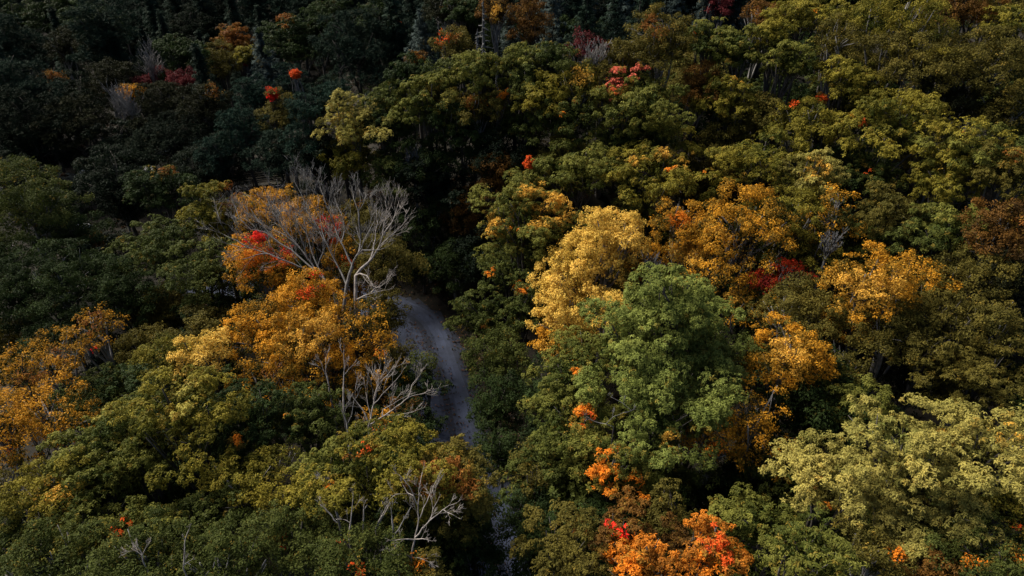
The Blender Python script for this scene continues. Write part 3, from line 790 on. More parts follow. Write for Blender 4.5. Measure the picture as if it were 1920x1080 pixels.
(345, 780, 104, 72, 'dome', 'gy', 'sunlit yellow green maple in the lower left|', [(340, 750, 30, 'L')], 14),
(210, 830, 84, 62, 'dome', 'gh', 'green maple lobe left of the sunlit yellow green maple|', [(190, 770, 16, 'L')], 13),
(470, 790, 84, 62, 'dome', 'gd', 'green maple with an orange dot in the lower left|', [(443, 812, 5, 'O'), (448, 823, 6, 'O')], 12),
(575, 790, 66, 62, 'dome', 'gm', 'dark green maple left of the lower bare tree|', [(543, 785, 7, 'O')], 11),
(285, 870, 78, 56, 'dome', 'gh', 'green maple crown above the dark hollow|lower left', [], 12),
(165, 885, 56, 48, 'dome', 'gh', 'olive green tuft crown in the lower left|', [], 13),
(95, 930, 68, 58, 'fine', 'gy', 'gold green crown with large leaves|lower left', [(110, 915, 26, 'Y')], 13),
(20, 920, 46, 52, 'loose', 'ol', 'dark olive crown at the left edge|lower', [], 11),
(350, 935, 78, 52, 'dome', 'gd', 'shaded green crown in the lower left hollow|', [], 7),
(485, 905, 72, 48, 'fine', 'gy', 'olive crown left of the green to copper maple|', [], 12),
(400, 985, 84, 50, 'dome', 'gm', 'green oak in the lower left|front row', [], 11),
(30, 1010, 66, 56, 'dome', 'gm', 'green oak in the bottom left corner|', [], 12),
(185, 1000, 76, 48, 'dome', 'gh', 'olive green oak near the bottom left|', [(226, 994, 6, 'S')], 12),
(110, 1065, 86, 42, 'fine', 'gm', 'oak with dead twigs at the bottom edge left|', [], 14),
(270, 1055, 84, 46, 'fine', 'gm', 'oak with a white dead spray at the bottom left|', [], 14),
(435, 1060, 92, 60, 'fine', 'gm', 'big fine leaved oak at the bottom edge|', [(565, 1010, 6, 'S')], 14),
(560, 1020, 84, 66, 'fine', 'gm', 'fine leaved oak left of the white bare tree|', [(637, 1030, 5, 'R')], 13),
(300, 1000, 58, 40, 'dome', 'gh', 'olive oak crown between its bottom left neighbours|', [], 11),
(725, 890, 124, 76, 'dome', 'gy', 'green to copper maple left of the road|', [(683, 843, 18, 'S'), (657, 860, 12, 'B'), (870, 900, 40, 'B'), (800, 880, 34, 'B')], 14),
(625, 895, 66, 62, 'dome', 'gh', 'green left shoulder of the green to copper maple|', [(625, 905, 5, 'O')], 13),
(842, 910, 76, 78, 'dome', 'ol', 'copper side maple beside the road|', [(865, 905, 26, 'B'), (845, 870, 22, 'B')], 13),
(845, 862, 30, 32, 'dome', 'ol', 'olive spire crown right of the green to copper maple|', [], 13),
(690, 970, 90, 62, 'fine', 'gm', 'green oak with broken pale sticks|bottom centre left', [], 11),
(820, 990, 72, 62, 'dome', 'gm', 'deep green maple behind the white bare tree|', [], 10),
(872, 1045, 58, 60, 'dome', 'gd', 'dark green crown at the bottom edge beside the road|', [], 9),
(690, 1060, 84, 48, 'fine', 'gm', 'foreground oak with small red leaves|bottom centre left', [(675, 1063, 6, 'S'), (672, 1050, 4, 'S')], 14),
(800, 1070, 42, 30, 'fine', 'ol', 'bronze crown under the white bare tree|', [(785, 1060, 10, 'O')], 13),
]
NAME = {'dome': 'maple_tree', 'fine': 'beech_tree', 'loose': 'beech_tree', 'cone': 'spruce_tree', 'pine': 'pine_tree'}

def solve(px, py, hc):
    lo = 8.0
    prev = None
    for k in range(1200):
        t = lo + k * .35
        p = pix(px, py, t)
        f = p[2] - (float(terrain(p[0], p[1])) + hc)
        if f <= 0: return p, t
    return pix(px, py, 300), 300

placed = []      # (world crown centre, R, V, px, py, rx, ry, depth, phrase)
def crown_size(rx, ry, depth, py):
    R = rx * depth / FOC
    th = PITCH + math.atan((py - 540) / FOC)
    a = ry * depth / FOC
    v2 = (a * a - (R * math.sin(th)) ** 2) / math.cos(th) ** 2
    V = math.sqrt(max(v2, 0.04))
    return R, min(max(V, .68 * R), 1.7 * R)

def leaf_size(depth): return .145 + .0018 * depth

def build_tree(i, row):
    px, py, rx, ry, shape, pal, text, acc, hc = row
    rng = np.random.default_rng(1000 + i)
    phrase, rest = text.split('|')
    label = (phrase + (', ' + rest if rest else '')).strip()
    C, depth = solve(px, py, hc)
    R, V = crown_size(rx * (.94 if rx > 35 else 1), ry, depth, py)
    if shape == 'cone': V = max(V, 1.5 * R)
    g = float(terrain(C[0], C[1])); H = C[2] - g
    if H - V < 1.2 and shape != 'cone': V = max(.5 * R, H - 1.2)
    name = NAME[shape]
    if 'oak' in phrase: name = 'oak_tree'
    if 'birch' in phrase: name = 'birch_tree'
    if R < 1.3: name = 'young_' + name
    root = empty(name, (C[0], C[1], g))
    tag(root, label, 'tree', 'pines and spruces of the forest' if shape in ('cone', 'pine') else 'broadleaf trees of the autumn forest')
    A = []
    for (ax, ay, ar, code) in acc:       # accent boughs: the point of the crown surface that this sprig occupies
        d = ray(ax, ay); o = np.array([0, 0, CAM_Z]) - C
        s = np.array([1 / R, 1 / R, 1 / V]); dd, oo = d * s, o * s
        a, b, c = dd @ dd, 2 * oo @ dd, oo @ oo - .9
        disc = b * b - 4 * a * c
        t = (-b - math.sqrt(disc)) / (2 * a) if disc > 0 else -b / (2 * a)
        q = o + d * t
        if disc <= 0: q = q * min(1.0, .95 / np.linalg.norm(q * s))
        A.append((q, max(.5, 1.15 * ar * depth / FOC), code))
    me, pos, rad = crown_mesh('crown', R, V, shape, pal, leaf_size(depth), rng, A)
    cr = link('crown', me, root); cr.location = (0, 0, H)
    bark = M_GREYBARK if (shape in ('loose', 'fine') and rng.random() < .6) or 'birch' in phrase else M_BARK
    link('trunk', trunk_mesh('trunk', H, 0, R, V, pos, rng, bark, shape == 'cone'), root)
    placed.append((C, R, V, px, py, rx, ry, depth, phrase))
    return root

seen = set()
for i, row in enumerate(TREES):
    ph = row[6].split('|')[0]
    if ph in seen: print('DUPLICATE PHRASE', ph)
    seen.add(ph)
    build_tree(i, row)

# ------------------------------------------------------------------ bare trees
BARE_GROUP = 'bare and dead trees'
def to_local(p, org): return np.array(p) - org

def limb_object(root, org, lines, mat, rng, twig_levels=3, twig_len=2.6, rmin=.010, name='limb', dens=1.0, lean=None):
    """one limb with its twigs: each line is [(world point, radius), ...]"""
    t = Tubes()
    for pts in lines:
        P = [to_local(p, org) for p, r in pts]; Rr = [r for p, r in pts]
        Q, RR = [P[0]], [Rr[0]]
        for a in range(len(P) - 1):
            L = np.linalg.norm(P[a + 1] - P[a])
            for k in (1, 2):
                f = k / 2
                q = P[a] + (P[a + 1] - P[a]) * f + (rng.normal(size=3) * .035 * L if k < 2 else 0)
                Q.append(q); RR.append(Rr[a] + (Rr[a + 1] - Rr[a]) * f)
        t.add(Q, RR, 6)
        tot = sum(np.linalg.norm(Q[k + 1] - Q[k]) for k in range(len(Q) - 1))
        n = max(2, int(tot / .85 * dens))
        for j in range(n):
            f = .22 + .78 * (j + rng.random()) / n
            x = f * (len(Q) - 1); a = min(int(x), len(Q) - 2)
            s = Q[a] + (Q[a + 1] - Q[a]) * (x - a); r = RR[a]
            d = Q[a + 1] - Q[a]; d /= np.linalg.norm(d) + 1e-9
            ax = rng.normal(size=3); ax -= d * np.dot(ax, d); ax /= np.linalg.norm(ax)
            dd = d * .75 + ax * .6 + np.array([0, 0, .3]) + (lean if lean is not None else 0); dd /= np.linalg.norm(dd)
            grow_twigs(t, s, dd, twig_len * (1.15 - .55 * f) * (.6 + .7 * rng.random()), max(rmin, min(r * .38, .021)), twig_levels, rng, rmin, .42, .05)
        grow_twigs(t, Q[-1], (Q[-1] - Q[-2]) / (np.linalg.norm(Q[-1] - Q[-2]) + 1e-9), twig_len * .5, rmin, 1, rng, rmin)
    return link(name, t.mesh(name, mat), root)

def bare_tree(label, D, trunk, limbs, mat, seed, name='bare_tree', rscale=1.0, cat='bare tree', **kw):
    """trunk / limbs: screen points with a depth offset in metres, turned into world points at depth D"""
    rng = np.random.default_rng(seed)
    W = lambda q: pix(q[0], q[1], D + (q[2] if len(q) > 2 else 0))
    b = W(trunk[0]); g = float(terrain(b[0], b[1]))
    org = np.array([b[0], b[1], g])
    root = empty(name, org); tag(root, label, cat, BARE_GROUP)
    t = Tubes(); tp = [W(q) for q in trunk]
    n = len(tp); r0 = .18 * rscale
    base = np.array([b[0], b[1], g - .5])
    t.add([to_local(base, org), to_local((base + b) / 2 + rng.normal(size=3) * .1, org)] + [to_local(p, org) for p in tp], [r0 * 1.35, r0 * 1.15] + [r0 * (1 - .35 * k / n) for k in range(n)], 8)
    link('trunk', t.mesh('trunk', mat), root)
    for grp in limbs:
        lines = []
        for li, ln in enumerate(grp):
            m = len(ln); a0 = (.085 if li == 0 else .05) * rscale
            lines.append([(W(q), a0 * (1 - .85 * k / (m - 1)) + .012) for k, q in enumerate(ln)])
        limb_object(root, org, lines, mat, rng, **kw)
    return root

# the big bare tree over the orange beeches: two stems and a leaning one to the left
_, DB = solve(655, 520, 12.5)
bare_tree('big pale bare tree with a forked crown above the road bend', DB, [(644, 585), (647, 560), (650, 535), (656, 512), (661, 498)],
  [[[(661, 498, 0), (650, 476, .3), (640, 455, .6), (628, 424, 1), (612, 385, 1.5), (600, 352, 2)], [(640, 455, .6), (646, 430, 1.5), (640, 400, 2), (628, 372, 2.6)], [(628, 424, 1), (618, 400, 0), (606, 372, -.6)]],
   [[(661, 498, 0), (668, 480, -.5), (680, 469, -.8), (700, 469, -1.2), (724, 464, -1.6)], [(668, 480, -.5), (679, 462, -.8), (688, 440, -.4), (702, 414, 0)], [(672, 476, -.6), (676, 450, 1), (668, 425, 1.6)]],
   [[(650, 535, 0), (640, 512, .5), (629, 491, .8), (614, 460, 1), (598, 430, 1.4), (574, 394, 1.6)], [(614, 460, 1), (604, 434, 2), (600, 405, 2.5)], [(598, 430, 1.4), (585, 418, 1), (570, 404, .6)]]],
  M_GREYBARK, 11, twig_len=2.2)
bare_tree('pale bare tree with upswept right branches beside the road bend', DB - .6, [(667, 570), (667, 545), (667, 517), (678, 503), (691, 492)],
  [[[(691, 492, 0), (702, 478, -.3), (710, 464, -.6), (718, 440, -1), (724, 408, -1), (722, 376, -1.2)], [(710, 464, -.6), (724, 450, -.6), (738, 438, -.4), (752, 425, 0), (764, 410, .4)], [(718, 440, -1), (734, 418, -.4), (742, 398, 0), (748, 378, 0)]],
   [[(667, 517, 0), (675, 513, -.5), (688, 517, -1), (694, 528, -1.3), (703, 541, -1.6)]],
   [[(667, 562, 0), (680, 556, -.5), (695, 551, -1), (722, 544, -1.5)], [(695, 551, -1), (703, 540, -.8), (720, 532, -1)]],
   [[(691, 492, 0), (700, 470, .8), (704, 448, 1.4), (708, 420, 2), (706, 392, 2.6)]]],
  M_PALE, 12, twig_len=2.0)
bare_tree('grey bare tree leaning left with a wide fan of twigs', DB + 1.2, [(628, 552), (622, 542), (612, 530), (600, 518)],
  [[[(600, 518, 0), (588, 500, .2), (577, 485, .3), (560, 462, .6), (545, 444, .8), (524, 418, 1), (508, 396, 1.3)], [(577, 485, .3), (569, 458, -.3), (560, 430, -.5), (548, 400, -.6)], [(560, 462, .6), (536, 442, 1), (508, 428, 1.4), (482, 414, 1.8)], [(545, 444, .8), (535, 420, 1), (520, 392, 1.3), (502, 366, 1.6)]],
   [[(606, 524, 0), (585, 510, -.6), (560, 500, -1), (534, 489, -1.2), (504, 476, -1.2), (468, 465, -1), (432, 458, -.8)], [(504, 476, -1.2), (480, 478, -1), (455, 486, -1)], [(468, 465, -1), (442, 450, -1), (420, 440, -1)]],
   [[(612, 530, 0), (596, 500, 1), (584, 470, 1.4), (576, 440, 1.8), (570, 412, 2)], [(596, 500, 1), (606, 474, 1.4), (604, 444, 1.6)]],
   [[(600, 518, 0), (575, 494, 1), (546, 468, 1.6), (512, 446, 2), (470, 430, 2.4), (448, 408, 2.4), (440, 385, 2.8)], [(512, 446, 2), (490, 420, 2.4), (470, 392, 2.6)]]],
  M_GREYBARK, 13, twig_len=2.7, dens=1.0)
bare_tree('thin grey bare treetop behind the fan of twigs', DB + 7, [(586, 430), (580, 410), (575, 395)],
  [[[(575, 395, 0), (570, 375, 0), (560, 355, .5), (552, 340, 1)], [(575, 395, 0), (584, 372, 0), (592, 350, .6), (600, 330, 1)], [(575, 395, 0), (576, 370, 1), (574, 345, 1.4)]]], M_DIMTWIG, 14, rscale=.5, twig_len=2.4, dens=.9)
bare_tree('small bare treetop poking up beside an orange leaf tuft', DB + 3, [(673, 415), (673, 405), (672, 396)],
  [[[(672, 396, 0), (666, 380, 0), (662, 366, .5)], [(672, 396, 0), (676, 376, 0), (674, 356, .5)], [(672, 396, 0), (682, 380, 0), (686, 364, .5)]]], M_GREYBARK, 15, rscale=.5, twig_len=1.6)
# the lower bare tree over the road
_, DL = solve(700, 770, 12.5)
bare_tree('white bare tree reaching right over the gravel road', DL, [(692, 806), (692, 798), (695, 786)],
  [[[(692, 797, 0), (706, 788, -.2), (723, 778, -.4), (737, 768, -.6), (752, 757, -.6), (765, 746, -.6), (778, 741, -.4), (793, 738, -.2), (815, 730, 0)], [(717, 781, -.3), (718, 768, 0), (738, 757, .2), (756, 746, .4)], [(765, 746, -.6), (770, 735, -.4), (772, 722, -.2), (785, 706, 0)], [(723, 778, -.4), (745, 779, -.8), (762, 775, -1), (782, 769, -1.2)]],
   [[(695, 786, 0), (697, 772, .3), (701, 757, .5), (704, 735, .8), (712, 718, 1.2), (727, 703, 1.4), (741, 686, 1.6)], [(701, 757, .5), (716, 740, .6), (732, 724, .8), (748, 706, 1)], [(701, 757, .5), (708, 728, 1), (711, 700, 1.4)]],
   [[(692, 797, 0), (684, 775, 0), (672, 758, .2), (662, 745, .3)], [(695, 786, 0), (690, 760, .4), (686, 735, .6)]]],
  M_PALE, 21, rscale=.62, twig_len=1.5, dens=.9)
bare_tree('slim white bare pole tree left of the lower bare tree', DL + .5, [(645, 775), (644, 750), (644, 725)],
  [[[(644, 725, 0), (645, 700, 0), (645, 676, 0), (645, 655, 0)], [(646, 702, 0), (654, 692, 0), (662, 684, 0)]]], M_PALE, 22, rscale=.42, twig_len=.8, dens=.5)
bare_tree('slim pale bare pole beside the orange leaved tree', DL + 2, [(618, 735), (616, 720), (613, 705)],
  [[[(613, 705, 0), (611, 690, 0), (610, 670, 0)], [(613, 708, 0), (605, 690, 0), (600, 675, 0)]]], M_PALE, 23, rscale=.35, twig_len=.9, dens=.5)
bare_tree('bent pale bare sapling at the foot of the lower bare tree', DL - .6, [(652, 824), (652, 808), (650, 792)],
  [[[(650, 792, 0), (645, 780, 0), (640, 768, 0)], [(652, 812, 0), (664, 800, 0), (670, 790, 0)]], [[(652, 812, 0), (660, 822, -.2), (666, 828, -.3)], [(650, 798, 0), (660, 776, 0), (664, 750, 0), (672, 738, 0)]]], M_GREYBARK, 24, rscale=.4, twig_len=1.0, dens=.6)
# bottom white bare tree
_, DW = solve(780, 1000, 13.5)
bare_tree('white bare tree with a forked crown at the bottom centre', DW - 1.5, [(770, 1050), (772, 1036), (778, 1010)],
  [[[(778, 1010, 0), (782, 992, 0), (785, 974, 0), (784, 948, 0), (786, 930, 0), (787, 910, 0), (792, 885, .3)], [(784, 948, 0), (776, 930, -.2), (768, 912, -.3), (758, 900, -.3), (748, 890, -.3)], [(776, 930, -.2), (764, 924, -.1), (756, 910, 0)], [(787, 972, 0), (794, 952, .3), (801, 940, .4), (810, 922, .6), (818, 901, .8)]],
   [[(778, 1008, 0), (792, 990, -.3), (806, 976, -.5), (820, 965, -.6), (830, 956, -.6), (842, 948, -.5), (856, 943, -.4)], [(808, 974, -.5), (812, 954, -.3), (820, 940, -.2)], [(832, 956, -.6), (842, 962, -.9), (854, 968, -1)]],
   [[(776, 1012, 0), (760, 1011, -.3), (741, 1013, -.5)], [(778, 1011, 0), (792, 1010, -.5), (808, 1014, -.8)]],
   [[(770, 1046, 0), (758, 1039, -.3), (744, 1041, -.5)], [(770, 1046, 0), (786, 1046, -.3), (801, 1052, -.5)]]],
  M_PALE, 31, rscale=.36, twig_len=.85, dens=.8, rmin=.007)
bare_tree('broken grey stub beside the white bare tree', DW - 1.2, [(738, 1012), (737, 990), (735, 972)],
  [[[(735, 972, 0), (734, 962, 0), (732, 950, 0)]], [[(740, 1002, 0), (754, 980, 0), (771, 950, 0)]]], M_GREYBARK, 32, rscale=.34, twig_len=.5, dens=.4, rmin=.007)
bare_tree('leaning pair of pale broken sticks at the bottom centre left', DW - 1, [(704, 992), (710, 978), (717, 966)],
  [[[(717, 966, 0), (722, 956, 0), (725, 948, 0)], [(706, 992, 0), (716, 972, 0), (728, 950, .2)]]], M_PALE, 33, rscale=.26, twig_len=.5, dens=.5, rmin=.007)
bare_tree('thin upright pale pole at the bottom centre left', DW - 1, [(681, 1000), (681, 980), (682, 955)], [[[(682, 975, 0), (682, 960, 0), (682, 946, 0)]]], M_PALE, 34, rscale=.2, twig_len=.35, dens=.4, rmin=.007)
bare_tree('dead grey snag standing left of the green to copper maple', DW, [(634, 970), (626, 945), (621, 920)], [[[(621, 920, 0), (619, 906, 0), (617, 895, 0)], [(619, 906, 0), (606, 902, 0), (596, 894, 0)]]], M_GREYBARK, 35, rscale=.36, twig_len=.5, dens=.5, rmin=.007)
bare_tree('white dead limb rising from the foreground oak', DW - 1.5, [(655, 1012), (655, 995), (658, 975)], [[[(658, 975, 0), (661, 945, 0), (662, 918, 0)], [(657, 980, 0), (650, 976, 0), (644, 974, 0)]], [[(632, 980, 0), (622, 966, 0), (612, 956, 0), (600, 946, 0)]]], M_PALE, 36, rscale=.28, twig_len=.6, dens=.6, rmin=.007)
_, DF = solve(265, 1030, 15)
bare_tree('small white dead spray on the bottom left oak', DF - 1.5, [(268, 1052), (267, 1042)], [[[(267, 1042, 0), (262, 1030, 0), (258, 1020, 0)], [(267, 1042, 0), (272, 1030, 0), (276, 1020, 0)], [(267, 1042, 0), (257, 1034, 0), (246, 1028, 0)]]], M_PALE, 37, rscale=.2, twig_len=.5, dens=.8, rmin=.007)
bare_tree('crooked white dead stem on the fine leaved bottom oak', DF - 1.5, [(344, 1066), (345, 1050), (346, 1036)], [[[(346, 1036, 0), (346, 1020, 0), (351, 1000, 0), (356, 988, 0)]], [[(345, 1060, 0), (350, 1055, 0), (357, 1051, 0)]]], M_PALE, 38, rscale=.22, twig_len=.4, dens=.5, rmin=.007)
# pale branch on the green maple, right centre
_, DM = solve(1150, 760, 13.5)
bare_tree('pale dead branches showing in the green maple near its orange tuft', DM - 4.0, [(1150, 800), (1136, 795), (1124, 793)], [[[(1124, 793, 0), (1110, 788, 0), (1098, 780, 0)], [(1136, 795, 0), (1150, 781, 0), (1168, 774, 0), (1184, 770, 0)], [(1184, 770, 0), (1168, 756, 0), (1145, 744, 0)]]], M_GREYBARK, 39, rscale=.14, twig_len=.5, dens=.4, rmin=.007)

def simple_bare(label, px, py, w, h, hc, seed, mat, levels=3, n=7, cat='bare tree'):
    """a whole bare sapling or tree that fans upward; (px, py) is the middle of its visible twigs"""
    rng = np.random.default_rng(seed)
    C, D = solve(px, py, hc)
    top = h * D / FOC / math.cos(PITCH); wid = w * D / FOC
    g = float(terrain(C[0], C[1])); org = np.array([C[0], C[1], g])
    root = empty('bare_tree', org); tag(root, label, cat, BARE_GROUP)
    H = C[2] - g; t = Tubes(); z0 = H - top * .5
    t.add([np.array([0, 0, -.4]), np.array([rng.normal() * .1, 0, z0 * .5]), np.array([0, 0, z0])], [.2, .16, .12], 6)
    link('trunk', t.mesh('trunk', mat), root)
    for k in range(n):
        a = 6.283 * k / n + rng.random(); out = wid * .5 * (.35 + .65 * rng.random())
        p0 = np.array([0, 0, z0 - rng.random() * 1.0]); p1 = np.array([out * math.cos(a), out * math.sin(a), z0 + top * (.6 + .4 * rng.random())])
        q = bend(p0, p1, 4, .05, rng)
        tb = Tubes(); tb.add(q, [.09, .075, .06, .045, .03], 4)
        for j in range(5):
            s = q[1 + j * 3 // 5]; d = p1 - p0; d /= np.linalg.norm(d); d = d + rng.normal(size=3) * .3; d /= np.linalg.norm(d)
            grow_twigs(tb, s, d, top * .4, .035, levels - 1, rng, .028, .4, .1)
        link('limb', tb.mesh('limb', mat), root)
    return root

simple_bare('grey bare saplings between two dark red bushes', 286, 128, 24, 56, 13, 51, M_GREYBARK)
simple_bare('pale bare sapling fanning upward in the dark left valley, left of two', 224, 205, 26, 56, 12, 52, M_GREYBARK)
simple_bare('pale bare sapling fanning upward in the dark left valley, right of two', 248, 212, 20, 62, 12, 53, M_GREYBARK)
simple_bare('thin grey green bare tree left of the small orange tree', 62, 170, 40, 40, 12, 54, M_DIMTWIG, n=5)
simple_bare('small grey bare tree touching the small orange tree', 78, 165, 24, 30, 12, 55, M_DIMTWIG, n=4)
simple_bare('grey twiggy bare tree beside the sparse dark red tree on the ridge', 1113, 112, 44, 46, 14, 56, M_GREYBARK, n=8)
simple_bare('dim grey bare branches above the road bend shade', 775, 300, 44, 36, 13, 57, M_DIMTWIG, n=5)
simple_bare('leafless grey twigs between yellow and amber crowns', 1225, 505, 50, 40, 13, 59, M_DIMTWIG, n=6)
simple_bare('bare twigs poking from the olive tree above the red sapling', 1555, 460, 50, 40, 13.5, 60, M_DIMTWIG, n=5)

def dead_conifer(label, px, py, w, h, hc, seed, mat):
    rng = np.random.default_rng(seed)
    C, D = solve(px, py, hc); g = float(terrain(C[0], C[1])); H = C[2] - g
    V = h * .5 * D / FOC / math.cos(PITCH); R = w * .5 * D / FOC
    root = empty('dead_spruce', (C[0], C[1], g)); tag(root, label, 'dead tree', BARE_GROUP)
    t = Tubes(); t.add([(0, 0, -.4), (.05, 0, H * .5), (0, .05, H), (.08, 0, H + V)], [.26, .2, .15, .03], 7); link('trunk', t.mesh('trunk', mat), root)
    b = Tubes()
    for k in range(34):
        z = H + V * (-1.1 + 2.0 * k / 34); L = R * (1 - (k / 36)) ** .7 * (.6 + .5 * rng.random()); a = rng.random() * 6.283
        p1 = np.array([L * math.cos(a), L * math.sin(a), z - .12 * L]); q = bend((0, 0, z), p1, 3, .04, rng)
        b.add(q, [.10, .08, .06, .04], 4)
        for j in range(4):
            s = q[1 + j % 3]; d = (p1 - np.array([0, 0, z])); d = d / np.linalg.norm(d) + rng.normal(size=3) * .5; d /= np.linalg.norm(d)
            b.add([s, s + d * L * .3], [.028, .02], 4)
    link('branches', b.mesh('branches', mat), root)
dead_conifer('silvery white dead spruce standing at the top of the ridge', 906, 60, 42, 100, 17, 71, M_DIMTWIG)
dead_conifer('short grey dead spruce just left of the silvery white one', 895, 85, 20, 50, 13, 72, M_DIMTWIG)

# ------------------------------------------------------------------ creek, boulders, footbridge rail, culvert slab in the left valley
KEEP = []      # (px, py, radius): sight lines that the understory must leave open
def creek():
    pts = [on_plane(a, b, -7.6) for a, b in ((60, 400), (110, 415), (160, 425), (205, 428), (260, 400), (300, 360), (360, 340), (430, 345), (480, 340))]
    v, f = [], []
    rg = np.random.default_rng(4)
    for k, p in enumerate(pts):
        d = pts[min(k + 1, len(pts) - 1)] - pts[max(k - 1, 0)]; d /= np.linalg.norm(d[:2]); n = np.array([-d[1], d[0], 0])
        z = float(terrain(p[0], p[1])) + .35
        for o in (-3.2, -1.1, 1.1, 3.2): v.append((p[0] + n[0] * o, p[1] + n[1] * o, z))
    for k in range(len(pts) - 1):
        for j in range(3): f.append((4 * k + j, 4 * k + j + 1, 4 * k + j + 5, 4 * k + j + 4))
    o = link('creek', quad_mesh('creek', np.array(v), np.array(f), M_WATER, None, True)); tag(o, 'dark creek with white riffles in the shaded valley', 'water', kind='structure')
creek()

def boulder(label, px, py, rpx, hc, seed, sx=1.3):
    rng = np.random.default_rng(seed)
    C, D = solve(px, py, hc); r = rpx * D / FOC
    import bmesh
    bm = bmesh.new(); bmesh.ops.create_icosphere(bm, subdivisions=3, radius=1)
    se = rng.random() * 20
    for vv in bm.verts:
        c = np.array([vv.co[:]]); k = 1 + .22 * sinnoise(c, se, 1.6)[0] + .1 * sinnoise(c, se + 3, 4)[0]
        vv.co = Vector((c[0][0] * r * sx * k, c[0][1] * r * k, c[0][2] * r * .75 * k))
    me = bpy.data.meshes.new('boulder'); bm.to_mesh(me); bm.free(); me.materials.append(M_ROCK)
    o = link('boulder', me); o.location = (C[0], C[1], float(terrain(C[0], C[1])) + r * .35)
    tag(o, label, 'boulder', 'pale boulders by the creek'); KEEP.append((px, py, rpx * 1.6))
boulder('pale boulder in the dark left valley, left of the two largest', 159, 321, 9, .8, 1)
boulder('pale boulder behind the round green valley crown', 281, 315, 9, .8, 2, 1.5)
boulder('long pale creek stone beside the left oaks', 158, 421, 8, .5, 3, 1.7)
boulder('small pale creek stone below the black crowns', 202, 446, 6, .5, 4)
boulder('tiny pale stone right of the left boulder', 181, 362, 3, .5, 5)

def bridge():
    C, D = solve(478, 350, .5)
    g = float(terrain(C[0], C[1]))
    root = empty('wooden_footbridge', (C[0], C[1], g + 1.0)); tag(root, 'small wooden footbridge with rails behind the orange tipped maple', 'footbridge')
    def box(name, x0, x1, y0, y1, z0, z1, mat):
        v = np.array([(x, y, z) for z in (z0, z1) for y in (y0, y1) for x in (x0, x1)], float)
        f = np.array([(0, 2, 3, 1), (4, 5, 7, 6), (0, 1, 5, 4), (2, 6, 7, 3), (0, 4, 6, 2), (1, 3, 7, 5)])
        return link(name, quad_mesh(name, v, f, mat), root)
    box('deck', -4.5, 4.5, -1, 1, -.15, 0, M_TIMBER)
    for y in (-.95, .95):
        for x in (-4.3, -2.15, 0, 2.15, 4.3): box('post', x - .07, x + .07, y - .07, y + .07, -.9 if abs(x) > 4 else .003, 1.15, M_TIMBER)
        for z in (.45, .8, 1.152): box('rail', -4.5, 4.5, y - .045 + (.115 if y < 0 else -.115), y + .045 + (.115 if y < 0 else -.115), z - .06, z + .06, M_TIMBER)
    s = box('abutment', 2.6, 4.4, -1.4, 1.4, -1.9, -.155, M_CONCRETE)
    root.rotation_euler = (0, 0, .25)
    KEEP.append((476, 345, 26))
bridge()
for k in range(0, len(ROAD_PX)):
    pass
for (a, b, r) in ((918, 1030, 12), (905, 960, 14), (868, 880, 26), (850, 820, 40), (838, 770, 44), (826, 720, 44), (812, 680, 44), (798, 640, 44), (775, 605, 40), (745, 585, 30)): KEEP.append((a, b, r))

# ------------------------------------------------------------------ understory: smaller trees in the gaps, copies of a few kinds
def make_kind(name, R, V, shape, pal, H, seed, leaf):
    rng = np.random.default_rng(seed)
    me, pos, rad = crown_mesh('crown', R, V, shape, pal, leaf, rng)
    root = empty(name, (0, 0, 0)); c = link('crown', me, root); c.location = (0, 0, H)
    link('trunk', trunk_mesh('trunk', H, 0, R, V, pos, rng, M_BARK, shape == 'cone'), root)
    return root
KINDS = {}
def get_kind(k):
    if k not in KINDS:
        a = {'u0': ('understory_maple', 3.6, 3.0, 'dome', 'gd', 6.5, 301, .27), 'u1': ('understory_maple', 3.2, 2.8, 'dome', 'gm', 6.0, 302, .27),
             'u2': ('understory_beech', 3.4, 3.2, 'fine', 'gd', 6.5, 303, .27), 'u3': ('understory_beech', 3.2, 2.6, 'fine', 'ol', 6.0, 304, .27),
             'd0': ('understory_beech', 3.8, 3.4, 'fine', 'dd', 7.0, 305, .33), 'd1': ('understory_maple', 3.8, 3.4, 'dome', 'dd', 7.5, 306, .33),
             'c0': ('spruce_tree', 3.0, 8.0, 'cone', 'cn', 10.5, 307, .42), 'c1': ('spruce_tree', 3.4, 8.5, 'cone', 'cn', 11, 308, .42),
             'c2': ('pine_tree', 4.4, 6.0, 'pine', 'cn', 13, 309, .42), 'c3': ('spruce_tree', 2.9, 7.5, 'cone', 'gs', 10.5, 310, .42),
             'f0': ('maple_tree', 4.8, 4.4, 'dome', 'gd', 13, 311, .36), 'f1': ('maple_tree', 4.8, 4.4, 'dome', 'gy', 13, 312, .36), 'f2': ('beech_tree', 4.8, 4.4, 'fine', 'ol', 13, 313, .36)}[k]
        KINDS[k] = [make_kind(*a), False, a]
    return KINDS[k]

def place_kind(k, x, y, s, rz, label, cat, group):
    e = get_kind(k); root = e[0]
    if e[1]:
        r = root.copy(); scene.collection.objects.link(r)
        for ch in root.children:
            c = ch.copy(); scene.collection.objects.link(c); c.parent = r
        root = r
    e[1] = True
    root.location = (x, y, float(terrain(x, y))); root.scale = (s, s, s * (1 + .1 * math.sin(x * 3.1))); root.rotation_euler = (0, 0, rz)
    tag(root, label, cat, group)

# coarse depth map of what is already covered by the trees above
GW, GH = 240, 150                                     # 8 px cells, frame -0..1920 by -60..1140
cover = np.full((GH, GW), 1e9)
gy_, gx_ = np.mgrid[0:GH, 0:GW]; gx_ = gx_ * 8 + 4; gy_ = gy_ * 8 - 56
for (C, R, V, px, py, rx, ry, D, ph) in placed:
    m = ((gx_ - px) / (rx * .92)) ** 2 + ((gy_ - py) / (ry * .92)) ** 2 < 1
    cover[m] = np.minimum(cover[m], D)

